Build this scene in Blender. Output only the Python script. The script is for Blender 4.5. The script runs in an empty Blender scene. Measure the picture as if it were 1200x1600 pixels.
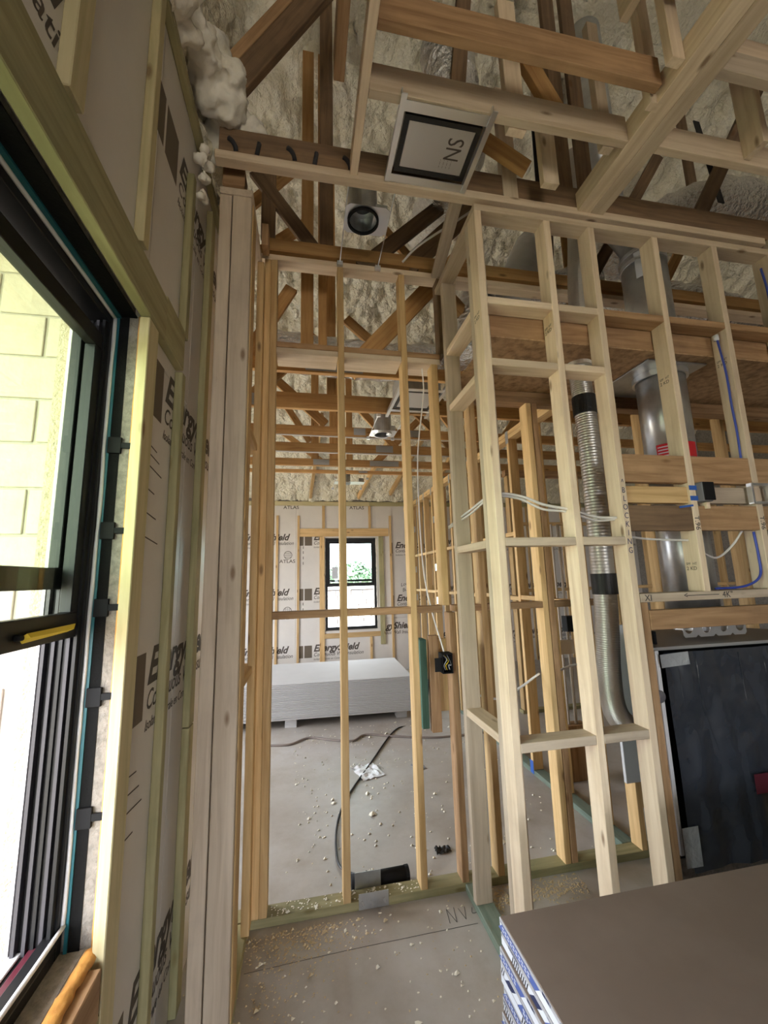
import bpy, bmesh, math, random
from mathutils import Vector, Matrix, noise
random.seed(7)
S = bpy.context.scene
COL = S.collection

# ------------------------------------------------------------------ camera
F, YAW, PITCH, ROLL, EYE = 638.1, math.radians(11.11), math.radians(9.254), math.radians(-1.575), 1.66
fw = Vector((math.sin(YAW)*math.cos(PITCH), math.cos(YAW)*math.cos(PITCH), math.sin(PITCH)))
r0 = Vector((math.cos(YAW), -math.sin(YAW), 0)); u0 = r0.cross(fw)
rt = math.cos(ROLL)*r0 + math.sin(ROLL)*u0
up = -math.sin(ROLL)*r0 + math.cos(ROLL)*u0
cam = bpy.data.objects.new('camera', bpy.data.cameras.new('camera')); COL.objects.link(cam)
cam.data.sensor_fit = 'VERTICAL'; cam.data.sensor_height = 36.0; cam.data.lens = F/1600*36.0
cam.data.clip_start = 0.02; cam.data.clip_end = 200
cam.matrix_world = Matrix(((rt.x, up.x, -fw.x, 0), (rt.y, up.y, -fw.y, 0), (rt.z, up.z, -fw.z, EYE), (0, 0, 0, 1)))
S.camera = cam
# ------------------------------------------------------------------ sky, portals, exposure
SKY = 12.0
w = bpy.data.worlds.new('sky'); S.world = w; w.use_nodes = True
bg = w.node_tree.nodes['Background']; bg.inputs[0].default_value = (0.90, 0.94, 1.0, 1); bg.inputs[1].default_value = SKY
S.view_settings.view_transform = 'Standard'; S.view_settings.look = 'None'
S.view_settings.exposure = 0.45; S.view_settings.gamma = 1.0; S.view_settings.use_curve_mapping = False
S.cycles.use_denoising = True
S.cycles.max_bounces = 10; S.cycles.diffuse_bounces = 7; S.cycles.glossy_bounces = 4
S.cycles.transparent_max_bounces = 12; S.cycles.transmission_bounces = 6
S.cycles.sample_clamp_indirect = 8; S.cycles.caustics_reflective = False; S.cycles.caustics_refractive = False

sun = bpy.data.objects.new('sun_offscreen', bpy.data.lights.new('sun_offscreen', 'SUN')); COL.objects.link(sun)
sun.data.energy = 15.0; sun.data.angle = math.radians(.6); sun.data.color = (1.0, .95, .86)
sun.rotation_euler = Vector((-.15, .36, -.92)).to_track_quat('-Z', 'Y').to_euler()
def portal(name, loc, d, sx, sy):
    l = bpy.data.lights.new(name, 'AREA'); l.shape = 'RECTANGLE'; l.size = sx; l.size_y = sy
    l.cycles.is_portal = True
    o = bpy.data.objects.new(name, l); COL.objects.link(o); o.location = loc
    o.rotation_euler = Vector(d).to_track_quat('-Z', 'Y').to_euler()
# (the light's X axis stays horizontal with this tracking)
portal('window_1_daylight', (-0.76, .845, 1.634), (1, 0, 0), .97, 1.76)
portal('window_2_daylight', (.855, 7.95, 1.595), (0, -1, 0), .97, 1.67)
portal('window_left_offscreen', (-3.32, 4.6, 1.5), (1, 0, 0), 3.0, 2.0)
portal('patio_back_offscreen', (.9, -7.05, 1.2), (0, 1, 0), 2.8, 2.4)

# ------------------------------------------------------------------ materials
MAT = {}
def nodes(name):
    m = bpy.data.materials.new(name); m.use_nodes = True
    nt = m.node_tree; b = nt.nodes['Principled BSDF']
    MAT[name] = m
    return m, nt, b
def N(nt, t, **k):
    n = nt.nodes.new(t)
    for a, v in k.items():
        if a.startswith('i_'):
            key = a[2:]; key = int(key) if key.isdigit() else key.replace('_', ' ')
            n.inputs[key].default_value = v
        else: setattr(n, a, v)
    return n
def ramp(nt, stops):
    r = nt.nodes.new('ShaderNodeValToRGB'); e = r.color_ramp.elements
    while len(e) < len(stops): e.new(0.5)
    for i, (p, c) in enumerate(stops):
        e[i].position = p; e[i].color = (*c, 1) if len(c) == 3 else c
    return r
def wood(name, light, dark, knot=(.16, .08, .035), rough=.72, knots=1.0, stain=None, vary=.22):
    m, nt, b = nodes(name); L = nt.links.new
    tc = N(nt, 'ShaderNodeTexCoord'); oi = N(nt, 'ShaderNodeObjectInfo')
    off = N(nt, 'ShaderNodeVectorMath', operation='SCALE'); off.inputs[0].default_value = (7.3, 3.1, 5.7)
    mul = N(nt, 'ShaderNodeMath', operation='MULTIPLY', i_1=37.0); L(oi.outputs['Random'], mul.inputs[0]); L(mul.outputs[0], off.inputs[3])
    add = N(nt, 'ShaderNodeVectorMath', operation='ADD'); L(tc.outputs['Object'], add.inputs[0]); L(off.outputs[0], add.inputs[1])
    mp = N(nt, 'ShaderNodeMapping'); mp.inputs['Scale'].default_value = (1.1, 17, 17); L(add.outputs[0], mp.inputs[0])
    n1 = N(nt, 'ShaderNodeTexNoise', i_Scale=2.2, i_Detail=5.0, i_Roughness=.55, i_Distortion=.6); L(mp.outputs[0], n1.inputs['Vector'])
    r1 = ramp(nt, [(.3, dark), (.5, tuple((a*.6+c*.4) for a, c in zip(light, dark))), (.66, light)]); L(n1.outputs[0], r1.inputs[0])
    # knots
    mk = N(nt, 'ShaderNodeMapping'); mk.inputs['Scale'].default_value = (3.2, 9, 9); L(add.outputs[0], mk.inputs[0])
    vo = N(nt, 'ShaderNodeTexVoronoi', i_Scale=1.0); L(mk.outputs[0], vo.inputs['Vector'])
    rk = ramp(nt, [(.05, (1, 1, 1)), (.13, (0, 0, 0))]); L(vo.outputs['Distance'], rk.inputs[0])
    mx = N(nt, 'ShaderNodeMix', data_type='RGBA'); kf = N(nt, 'ShaderNodeMath', operation='MULTIPLY', i_1=.8*knots); L(rk.outputs[0], kf.inputs[0])
    L(kf.outputs[0], mx.inputs[0]); L(r1.outputs[0], mx.inputs[6]); mx.inputs[7].default_value = (*knot, 1)
    out = mx.outputs[2]
    if stain:
        ns = N(nt, 'ShaderNodeTexNoise', i_Scale=2.4, i_Detail=5.0, i_Roughness=.65); L(add.outputs[0], ns.inputs['Vector'])
        rs = ramp(nt, [(.5, (0, 0, 0)), (.72, (1, 1, 1))]); L(ns.outputs[0], rs.inputs[0])
        sf = N(nt, 'ShaderNodeMath', operation='MULTIPLY', i_1=stain[1]); L(rs.outputs[0], sf.inputs[0])
        m2 = N(nt, 'ShaderNodeMix', data_type='RGBA'); L(sf.outputs[0], m2.inputs[0]); L(out, m2.inputs[6]); m2.inputs[7].default_value = (*stain[0], 1)
        out = m2.outputs[2]
    hs = N(nt, 'ShaderNodeHueSaturation'); L(out, hs.inputs['Color'])
    mr = N(nt, 'ShaderNodeMapRange', i_3=1-vary, i_4=1+vary*.6); L(oi.outputs['Random'], mr.inputs[0]); L(mr.outputs[0], hs.inputs['Value'])
    L(hs.outputs[0], b.inputs['Base Color']); b.inputs['Roughness'].default_value = rough
    b.inputs['Specular IOR Level'].default_value = .25
    bp = N(nt, 'ShaderNodeBump', i_Strength=.22, i_Distance=.004); L(n1.outputs[0], bp.inputs['Height']); L(bp.outputs[0], b.inputs['Normal'])
    return m
wood('pine', (.78, .645, .49), (.63, .49, .345), stain=((.42, .33, .24), .35))
wood('pine_grey', (.61, .51, .40), (.47, .38, .29), stain=((.38, .31, .25), .5))
wood('pine_gold', (.70, .49, .25), (.50, .32, .14), stain=((.5, .3, .12), .3))
wood('pine_brown', (.46, .29, .16), (.28, .16, .08), stain=((.2, .12, .07), .5))
wood('truss_gold', (.62, .38, .16), (.44, .23, .09), stain=((.3, .16, .07), .4))
wood('truss_dark', (.25, .16, .095), (.14, .09, .058), stain=((.11, .075, .05), .6))
wood('treated', (.42, .375, .21), (.28, .25, .125), knot=(.2, .14, .05), stain=((.2, .22, .11), .5))
wood('treated_yellow', (.56, .48, .29), (.42, .365, .20), stain=((.38, .37, .22), .5))
wood('treated_green', (.10, .20, .15), (.06, .14, .105), knots=.2)
wood('treated_teal', (.22, .27, .22), (.13, .18, .145), knots=.3, stain=((.3, .34, .26), .6))

def plain(name, col, rough=.6, metal=0.0, spec=.5, bump=None, var=None, em=None, coord='Object'):
    """col, optional colour variation var=(colour, scale, amount), bump=(scale, strength, distance, detail)"""
    m, nt, b = nodes(name); L = nt.links.new
    b.inputs['Roughness'].default_value = rough; b.inputs['Metallic'].default_value = metal
    b.inputs['Specular IOR Level'].default_value = spec; b.inputs['Base Color'].default_value = (*col, 1)
    tc = N(nt, 'ShaderNodeTexCoord')
    if var:
        n = N(nt, 'ShaderNodeTexNoise', i_Scale=var[1], i_Detail=6.0, i_Roughness=.6); L(tc.outputs[coord], n.inputs['Vector'])
        r = ramp(nt, [(.42, (0, 0, 0)), (.68, (1, 1, 1))]); L(n.outputs[0], r.inputs[0])
        f = N(nt, 'ShaderNodeMath', operation='MULTIPLY', i_1=var[2]); L(r.outputs[0], f.inputs[0])
        mx = N(nt, 'ShaderNodeMix', data_type='RGBA'); L(f.outputs[0], mx.inputs[0])
        mx.inputs[6].default_value = (*col, 1); mx.inputs[7].default_value = (*var[0], 1); L(mx.outputs[2], b.inputs['Base Color'])
    if bump:
        n = N(nt, 'ShaderNodeTexNoise', i_Scale=bump[0], i_Detail=bump[3] if len(bump) > 3 else 3.0); L(tc.outputs[coord], n.inputs['Vector'])
        bp = N(nt, 'ShaderNodeBump', i_Strength=bump[1], i_Distance=bump[2]); L(n.outputs[0], bp.inputs['Height']); L(bp.outputs[0], b.inputs['Normal'])
    return m
plain('board', (.68, .645, .605), .42, var=((.59, .56, .53), 3, .5), bump=(9, .12, .004))
plain('osb', (.46, .30, .165), .8, var=((.22, .13, .065), 22, .95))
plain('board_edge', (.62, .55, .42), .8)
plain('ink', (.075, .06, .05), .7)
plain('ink_rect', (.135, .105, .075), .7)
plain('marker', (.03, .03, .035), .8)
plain('chalk', (.10, .095, .09), .9)
plain('marker_blue', (.05, .05, .12), .8)
plain('foam', (.88, .83, .67), .6, var=((.93, .905, .80), 6, .7), bump=(30, 1.0, .05, 5.0))
plain('foam_white', (.82, .79, .72), .6, var=((.70, .64, .52), 9, .6), bump=(45, .35, .008))
plain('foam_orange', (.72, .36, .09), .7, var=((.5, .22, .05), 25, .8), bump=(60, .6, .006))
plain('black_frame', (.010, .010, .011), .42, spec=.3)
plain('grey_track', (.05, .047, .053), .5, spec=.3)
plain('tar', (.006, .006, .006), .8, spec=.15, bump=(90, .6, .004))
plain('teal', (.012, .12, .15), .45)
plain('caulk', (.72, .73, .76), .4)
plain('block', (.27, .245, .215), .95, var=((.15, .135, .12), 45, .8), bump=(120, .8, .006, 4.0))
plain('block_sand', (.44, .375, .29), .95, var=((.31, .255, .19), 60, .7), bump=(110, .9, .008, 4.0))
plain('block_pale', (.44, .39, .345), .9, var=((.35, .31, .28), 9, .7), bump=(70, .5, .004))
plain('mortar', (.36, .33, .30), .95)
plain('galv', (.62, .64, .66), .33, .9, var=((.42, .44, .47), 8, .8), bump=(30, .05, .003))
plain('galv_bright', (.80, .82, .85), .28, .85, bump=(25, .1, .004))
plain('gusset', (.45, .46, .47), .5, .8, bump=(160, .7, .003))
plain('foil', (.86, .86, .87), .17, 1.0, bump=(34, 1.0, .045, 6.0))
plain('foil_board', (.62, .62, .63), .42, .8, bump=(120, .25, .002))
plain('black_tape', (.012, .012, .012), .5, bump=(60, .5, .005))
plain('black_plastic', (.008, .008, .009), .7, spec=.2)
plain('grey_plastic', (.16, .16, .18), .5)
plain('film', (.028, .033, .044), .24, spec=1.0, bump=(3.2, 1.0, .08, 2.5))
plain('white_metal', (.74, .75, .78), .4)
plain('clear_film', (.30, .31, .33), .15, bump=(20, .8, .02))
plain('grey_metal', (.33, .32, .31), .55, .3)
plain('red_label', (.55, .02, .03), .5)
plain('maroon', (.10, .018, .03), .3)
plain('paper_white', (.62, .64, .70), .6)
plain('paper_grey', (.38, .37, .39), .6)
plain('paper_blue', (.075, .115, .33), .5)
plain('paper_navy', (.025, .032, .085), .5)
plain('cable_white', (.70, .68, .66), .5)
plain('cable_black', (.018, .018, .02), .5)
plain('cable_brown', (.22, .18, .16), .6)
plain('cable_blue', (.04, .07, .38), .45)
plain('tape_blue', (.03, .11, .45), .6)
plain('strap_black', (.01, .01, .01), .6)
plain('yellow', (.75, .55, .03), .5)
plain('drywall_brown', (.175, .130, .105), .8, var=((.215, .165, .138), 3.5, .6), bump=(40, .08, .002))
plain('drywall_grey', (.56, .55, .56), .8, var=((.51, .50, .51), 4, .4))
plain('gypsum', (.74, .73, .72), .9, bump=(90, .4, .003))
plain('gypsum_edge', (.60, .59, .60), .85, bump=(60, .3, .002))
plain('plastic_scrap', (.86, .87, .92), .3, bump=(25, .9, .01))
plain('sawdust_mat', (.58, .47, .30), .9)
plain('crumb', (.82, .78, .66), .9)
plain('fence', (.42, .40, .38), .9, bump=(30, .5, .01))
plain('leaf', (.14, .19, .12), .7, var=((.24, .29, .18), 3, .8))
plain('grass', (.44, .39, .31), .9, var=((.34, .31, .22), 1.2, .8))
plain('pvc', (.70, .66, .60), .5)
plain('bulb_lens', (.75, .76, .78), .2, .3)

def concrete():
    m, nt, b = nodes('concrete'); L = nt.links.new
    tc = N(nt, 'ShaderNodeTexCoord')
    n1 = N(nt, 'ShaderNodeTexNoise', i_Scale=.9, i_Detail=8.0, i_Roughness=.62); L(tc.outputs['Object'], n1.inputs['Vector'])
    r = ramp(nt, [(.32, (.36, .32, .28)), (.52, (.46, .43, .40)), (.7, (.54, .53, .52))]); L(n1.outputs[0], r.inputs[0])
    n2 = N(nt, 'ShaderNodeTexNoise', i_Scale=4.5, i_Detail=9.0, i_Roughness=.7); L(tc.outputs['Object'], n2.inputs['Vector'])
    r2 = ramp(nt, [(.45, (1, 1, 1)), (.75, (.80, .74, .66))]); L(n2.outputs[0], r2.inputs[0])
    mx = N(nt, 'ShaderNodeMix', data_type='RGBA', blend_type='MULTIPLY'); mx.inputs[0].default_value = .8
    L(r.outputs[0], mx.inputs[6]); L(r2.outputs[0], mx.inputs[7]); L(mx.outputs[2], b.inputs['Base Color'])
    rr = ramp(nt, [(.35, (.42, .42, .42)), (.7, (.62, .62, .62))]); L(n1.outputs[0], rr.inputs[0]); L(rr.outputs[0], b.inputs['Roughness'])
    n3 = N(nt, 'ShaderNodeTexNoise', i_Scale=60.0, i_Detail=4.0); L(tc.outputs['Object'], n3.inputs['Vector'])
    bp = N(nt, 'ShaderNodeBump', i_Strength=.12, i_Distance=.004); L(n3.outputs[0], bp.inputs['Height']); L(bp.outputs[0], b.inputs['Normal'])
concrete()
def flexmat():
    m, nt, b = nodes('flex_metal'); L = nt.links.new
    b.inputs['Metallic'].default_value = 1; b.inputs['Roughness'].default_value = .42; b.inputs['Base Color'].default_value = (.60, .585, .56, 1)
flexmat()
def glassmat(name, tint):
    m, nt, b = nodes(name); L = nt.links.new
    nt.nodes.remove(b); o = nt.nodes['Material Output']
    t = N(nt, 'ShaderNodeBsdfTransparent'); t.inputs[0].default_value = (*tint, 1)
    g = N(nt, 'ShaderNodeBsdfGlossy'); g.inputs['Roughness'].default_value = .02
    lw = N(nt, 'ShaderNodeLayerWeight', i_Blend=.5); pw = N(nt, 'ShaderNodeMath', operation='POWER', i_1=5.0); fr = N(nt, 'ShaderNodeMath', operation='MULTIPLY_ADD', i_1=.9, i_2=.05)
    mx = N(nt, 'ShaderNodeMixShader'); L(lw.outputs['Facing'], pw.inputs[0]); L(pw.outputs[0], fr.inputs[0])
    L(fr.outputs[0], mx.inputs[0]); L(t.outputs[0], mx.inputs[1]); L(g.outputs[0], mx.inputs[2]); L(mx.outputs[0], o.inputs[0])
glassmat('glass_green', (.86, .96, .80))
glassmat('glass_clear', (.80, .93, .90))

# ------------------------------------------------------------------ object helpers
def link(o, parent=None, world=None):
    COL.objects.link(o)
    if world is None: world = Matrix.Identity(4)
    if parent is not None:
        o.parent = parent
        pm = parent.get('_wl'); base = Vector(WORLD.get(parent.name, (0, 0, 0)))
        o.matrix_local = Matrix.Translation(-base) @ world
        WORLD[o.name] = tuple(base) if o.type == 'EMPTY' else None
        if o.type != 'EMPTY': PARTM[o.name] = world.copy()
    else:
        o.matrix_world = world
        PARTM[o.name] = world.copy()
    return o
WORLD = {}; PARTM = {}
def sub(o, parent, world):
    """link o as a child of a mesh object that has its own matrix"""
    COL.objects.link(o); o.parent = parent
    o.matrix_local = PARTM[parent.name].inverted() @ world
    PARTM[o.name] = world.copy()
    return o
def tag(o, label=None, cat=None, group=None, kind=None):
    if label: o['label'] = label
    if cat: o['category'] = cat
    if group: o['group'] = group
    if kind: o['kind'] = kind
    return o
def thing(name, label, cat=None, loc=(0, 0, 0), group=None, kind=None):
    o = bpy.data.objects.new(name, None); o.empty_display_size = .05
    COL.objects.link(o); o.location = loc; WORLD[o.name] = tuple(loc)
    return tag(o, label, cat, group, kind)
def put(name, me, mat, parent=None, world=None):
    o = bpy.data.objects.new(name, me)
    if mat is not None and not me.materials: me.materials.append(MAT[mat])
    if parent is None: return link(o, None, world)
    if parent.type == 'EMPTY': return link(o, parent, world)
    return sub(o, parent, world if world is not None else Matrix.Identity(4))
MESH = {}
def boxmesh(L, W, T, mat, bev=.0025):
    key = (round(L, 4), round(W, 4), round(T, 4), mat, bev)
    if key in MESH: return MESH[key]
    bm = bmesh.new(); bmesh.ops.create_cube(bm, size=1)
    bmesh.ops.scale(bm, vec=(L, W, T), verts=bm.verts)
    if bev and min(L, W, T) > bev*3: bmesh.ops.bevel(bm, geom=bm.edges[:], offset=bev, segments=1, affect='EDGES')
    me = bpy.data.meshes.new('box'); bm.to_mesh(me); bm.free(); me.materials.append(MAT[mat]); MESH[key] = me
    return me
def frame(x, y, c):
    x = Vector(x).normalized(); y = Vector(y); y = (y - x*y.dot(x)).normalized(); z = x.cross(y)
    return Matrix(((x.x, y.x, z.x, c[0]), (x.y, y.y, z.y, c[1]), (x.z, y.z, z.z, c[2]), (0, 0, 0, 1)))
def board(name, a, b, wid, th, mat, parent=None, wdir=(0, 1, 0), bev=.0025):
    """timber from a to b (end centres); wid measured along wdir, th across both"""
    a, b = Vector(a), Vector(b)
    return put(name, boxmesh((b-a).length, wid, th, mat, bev), mat, parent, frame(b-a, wdir, (a+b)/2))
def abox(name, x0, x1, y0, y1, z0, z1, mat, parent=None, bev=.0025):
    d = (abs(x1-x0), abs(y1-y0), abs(z1-z0)); c = ((x0+x1)/2, (y0+y1)/2, (z0+z1)/2)
    i = d.index(max(d))
    if i == 0: return put(name, boxmesh(d[0], d[1], d[2], mat, bev), mat, parent, frame((1, 0, 0), (0, 1, 0), c))
    if i == 1: return put(name, boxmesh(d[1], d[2], d[0], mat, bev), mat, parent, frame((0, 1, 0), (0, 0, 1), c))
    return put(name, boxmesh(d[2], d[0], d[1], mat, bev), mat, parent, frame((0, 0, 1), (1, 0, 0), c))
def mesh(name, verts, faces, mat, parent=None, smooth=False):
    me = bpy.data.meshes.new(name); me.from_pydata([tuple(v) for v in verts], [], faces); me.materials.append(MAT[mat])
    bm = bmesh.new(); bm.from_mesh(me); bmesh.ops.recalc_face_normals(bm, faces=bm.faces); bm.to_mesh(me); bm.free()
    if smooth: me.polygons.foreach_set('use_smooth', [True]*len(me.polygons))
    return put(name, me, mat, parent)
def smooth_path(pts, n=8):
    P = [Vector(p) for p in pts]
    if len(P) < 3: return P
    P = [P[0]*2-P[1]] + P + [P[-1]*2-P[-2]]; out = []
    for i in range(1, len(P)-2):
        for k in range(n):
            t = k/n; a, b, c, d = P[i-1], P[i], P[i+1], P[i+2]
            out.append(.5*((2*b)+(c-a)*t+(2*a-5*b+4*c-d)*t*t+(3*b-a-3*c+d)*t**3))
    out.append(P[-2]); return out
def tube(name, pts, rad, mat, parent=None, seg=8, n=8, rfun=None, caps=True, wob=0):
    P = smooth_path(pts, n) if n else [Vector(p) for p in pts]
    V, Fc = [], []; prev = None
    for i, p in enumerate(P):
        t = (P[min(i+1, len(P)-1)]-P[max(i-1, 0)]).normalized()
        if prev is None:
            ref = Vector((0, 0, 1)) if abs(t.z) < .9 else Vector((1, 0, 0)); s = t.cross(ref).normalized()
        else: s = (prev - t*prev.dot(t)).normalized()
        prev = s; q = t.cross(s)
        for k in range(seg):
            a = 2*math.pi*k/seg; rr = rad*(rfun(i, k) if rfun else 1)
            V.append(p + (s*math.cos(a)+q*math.sin(a))*rr)
    for i in range(len(P)-1):
        for k in range(seg): Fc.append((i*seg+k, i*seg+(k+1) % seg, (i+1)*seg+(k+1) % seg, (i+1)*seg+k))
    if caps:
        Fc.append(tuple(range(seg))[::-1]); Fc.append(tuple((len(P)-1)*seg+k for k in range(seg)))
    return mesh(name, V, Fc, mat, parent, smooth=mat != 'flex_metal')
def ring(name, c0, c1, r_out, r_in, mat, parent=None, seg=28):
    """open pipe from c0 to c1 with wall thickness"""
    a, b = Vector(c0), Vector(c1); t = (b-a).normalized()
    ref = Vector((0, 0, 1)) if abs(t.z) < .9 else Vector((1, 0, 0)); s = t.cross(ref).normalized(); q = t.cross(s); V, Fc = [], []
    for p, r in ((a, r_out), (b, r_out), (b, r_in), (a, r_in)):
        for k in range(seg):
            an = 2*math.pi*k/seg; V.append(p+(s*math.cos(an)+q*math.sin(an))*r)
    for j in range(4):
        for k in range(seg):
            Fc.append((j*seg+k, j*seg+(k+1) % seg, ((j+1) % 4)*seg+(k+1) % seg, ((j+1) % 4)*seg+k))
    return mesh(name, V, Fc, mat, parent, smooth=False)
TXT = {}
def textmesh(body, size, shear=0.0, bold=0.0, mat='ink', sx=1.0, align='LEFT'):
    key = (body, size, shear, bold, mat, sx, align)
    if key in TXT: return TXT[key]
    cu = bpy.data.curves.new('lettering', 'FONT'); cu.body = body; cu.size = size; cu.shear = shear; cu.offset = bold
    cu.align_x = align; cu.resolution_u = 3; cu.extrude = .0002
    o = bpy.data.objects.new('tmp', cu); COL.objects.link(o)
    dg = bpy.context.evaluated_depsgraph_get(); me = bpy.data.meshes.new_from_object(o.evaluated_get(dg))
    bpy.data.objects.remove(o)
    me.transform(Matrix.Diagonal((sx, 1, 1, 1))); me.materials.clear(); me.materials.append(MAT[mat]); me.name = 'lettering'
    TXT[key] = me
    return me
def text(name, body, pos, right, upv, size, parent, mat='ink', shear=0.0, bold=0.0, sx=1.0, align='LEFT'):
    return put(name, textmesh(body, size, shear, bold, mat, sx, align), mat, parent, frame(right, upv, pos))
def quad(name, p, right, upv, wid, hei, mat, parent, th=.0006):
    """thin printed patch or plate whose lower-left corner is p"""
    r, u = Vector(right).normalized(), Vector(upv).normalized()
    c = Vector(p)+r*wid/2+u*hei/2
    return put(name, boxmesh(wid, hei, th, mat, 0), mat, parent, frame(r, u, c))
def grid_surface(name, nu, nv, fn, mat, parent=None):
    V = [fn(i/(nu-1), j/(nv-1)) for j in range(nv) for i in range(nu)]
    Fc = [(j*nu+i, j*nu+i+1, (j+1)*nu+i+1, (j+1)*nu+i) for j in range(nv-1) for i in range(nu-1)]
    me = bpy.data.meshes.new(name); me.from_pydata(V, [], Fc); me.materials.append(MAT[mat])
    me.polygons.foreach_set('use_smooth', [True]*len(me.polygons))
    return put(name, me, mat, parent)
def fbm(p): return noise.noise(p) + .5*noise.noise(p*2.1) + .25*noise.noise(p*4.3)
def lumps(p, s):
    """rounded spray-foam lumps"""
    d, _ = noise.voronoi(Vector(p)*s); return math.sqrt(max(0, 1-(d[0]*1.25)**2))

# ================================================================== SETTING
floor = abox('floor', -.62, 7.2, -7.1, 7.9, -.15, 0, 'concrete', None, 0)
tag(floor, 'stained grey concrete slab floor of the unfinished house', kind='structure')
for st in (((0, 0), (.01, .085)), ((.01, .085), (.035, .0)), ((.035, 0), (.05, .09)), ((.07, .08), (.085, .01)), ((.085, .01), (.105, .085)), ((.14, .075), (.13, .04), (.165, .045)), ((.16, .08), (.155, .005)), ((.20, .075), (.185, .055), (.205, .035), (.19, .012), (.18, .03), (.205, .055), (.20, .075))):
    tube('chalk_writing', [(.70+a, 2.185+b-.06*a, .0006) for a, b in st], .0016, 'chalk', floor, seg=4, n=3)
tube('chalk_line', [(-.25, 2.135, .0005), (.2, 2.15, .0005), (.83, 2.155, .0005)], .0011, 'chalk', floor, seg=4, n=2)
abox('floor_slab', -3.3, -.62, 2.16, 7.9, -.15, 0, 'concrete', floor, 0)
gr = abox('ground', -30, 30, -30, 60, -.4, -.16, 'grass', None, 0)
tag(gr, 'bare sandy building site ground outside the house', kind='structure')

# ---- left wall: block wall, foil-faced boards, furring
WX = -.513
wl = thing('wall_left', 'left wall of printed insulation boards with treated furring strips', kind='structure')
JY0, JY1, SZ, HZ = .36, 1.33, .754, 2.515           # window opening
CY1 = 2.42                                            # corner where the far room opens to the left
BX0, BX1 = -.743, WX-.03
for x in ((-7.1, JY0, 0, 3.76), (JY1, CY1, 0, 3.76), (JY0, JY1, 0, SZ), (JY0, JY1, HZ, 3.76)):
    abox('masonry', BX0, BX1, x[0], x[1], x[2], x[3], 'block', wl, 0)
def ibd(y0, y1, z0, z1): return abox('insulation_board', BX1, WX, y0, y1, z0, z1, 'board', wl, .002)
b_near = ibd(-7.0, JY0, 0, 3.74); ibd(JY0, JY1, 0, SZ-.03); b_head = ibd(JY0, JY1-.002, HZ+.03, 3.74)
b_a = ibd(JY1+.012, 1.838, 0, 2.44); b_a2 = ibd(JY1, 1.838, 2.443, 3.74); b_b = ibd(1.841, CY1, 0, 3.74)
FX = -.483
def furr(y0, y1, z0, z1, mat='treated', fx=FX): return abox('furring_strip', WX, fx, y0, y1, z0, z1, mat, wl)
furr(1.290, 1.372, 0, 2.497, 'treated_yellow'); furr(1.648, 1.690, 0, 2.50); furr(1.652, 1.694, 2.66, 3.44)
furr(2.00, 2.075, 0, 1.05); furr(2.00, 2.075, 1.054, 3.6)
furr(.800, .858, 2.69, 3.74, 'treated_yellow'); furr(1.200, 1.243, 2.69, 3.74, 'treated_yellow'); furr(.36, .44, 0, 2.497)
abox('furring_strip', WX, FX, -3.0, 2.4, 3.70, 3.75, 'treated', wl)
abox('window_header', WX, FX+.004, -.2, 1.425, 2.499, 2.655, 'treated', wl)
abox('window_header', WX, FX+.001, 1.428, 1.652, 2.505, 2.675, 'treated', wl)
abox('sill_board', WX-.012, FX+.004, -.2, 1.268, .64, .748, 'pine_brown', wl)
abox('furring_strip', WX, FX, 1.215, 1.285, 0, .638, 'treated', wl)
def logo(parent, pos, right, face, s=1.0, small=True, cut=(None, None, None)):
    """two rectangles and three lines of print; pos = lower-left of the rectangles"""
    p = Vector(pos); r = Vector(right); n = Vector(face)*.0008; u = Vector((0, 0, 1))
    quad('printed_block', p+n, r, u, .07*s, .21*s, 'ink_rect', parent); quad('printed_block', p+n+r*.09*s, r, u, .135*s, .21*s, 'ink_rect', parent)
    text('lettering', 'EnergyShield'[:cut[0]], p+n+r*.25*s+u*.105*s, r, u, .163*s, parent, 'ink', .35, .0055*s, .96)
    text('lettering', 'Continuous Wall Insulation'[:cut[1]], p+n+r*.25*s+u*.02*s, r, u, .09*s, parent, 'ink', .28, .0006, .90)
    if small: text('lettering', 'Isolation Murale en Continu'[:cut[2]], p+n+r*.25*s-u*.045*s, r, u, .05*s, parent, 'ink', .28, 0, .9)
for b, z in ((b_b, .23), (b_a, 1.23), (b_a, 2.235), (b_a2, 3.235)):
    logo(b, (WX, 1.305, z), (0, 1, 0), (1, 0, 0))
logo(b_head, (WX, -.27, 2.74), (0, 1, 0), (1, 0, 0), 1.0, False)
for k, z in enumerate((2.13, 2.10, 2.06, 1.98, 1.90, 1.82, 1.1, 1.05, 1.0, .93)):
    quad('printed_rule', (WX+.0006, 1.40, z), (0, 1, -.12), (0, 0, 1), .11+.03*(k % 3), .004, 'ink', b_a)

# ---- window_1 (left)
w1 = thing('window_1', 'black framed sash window in the left wall with its lower sash pushed up', kind='structure', loc=(-.65, .845, SZ))
XI, XO = -.598, -.70
def wpart(name, *a, mat='black_frame', bev=.002): return abox(name, *a, mat, w1, bev)
wpart('frame_jamb', XO, XI, JY1-.03, JY1-.004, SZ, HZ); wpart('frame_jamb', XO, XI, JY0+.004, JY0+.03, SZ, HZ)
wpart('frame_head', XO, XI, JY0+.03, JY1-.03, HZ-.045, HZ-.004); wpart('frame_sill', XO, XI, JY0+.03, JY1-.03, SZ, SZ+.03)
for x, m, d in ((-.609, 'black_frame', .016), (-.627, 'grey_track', .013), (-.648, 'black_frame', .006), (-.664, 'grey_track', .010), (-.684, 'grey_track', .016), (-.698, 'gypsum_edge', .012)):
    for s, y in ((1, JY1-.03), (-1, JY0+.03)):
        wpart('track_rib', x-.004, x+.004, min(y, y-s*d), max(y, y-s*d), SZ+.03, HZ-.045, mat=m, bev=0)
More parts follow.
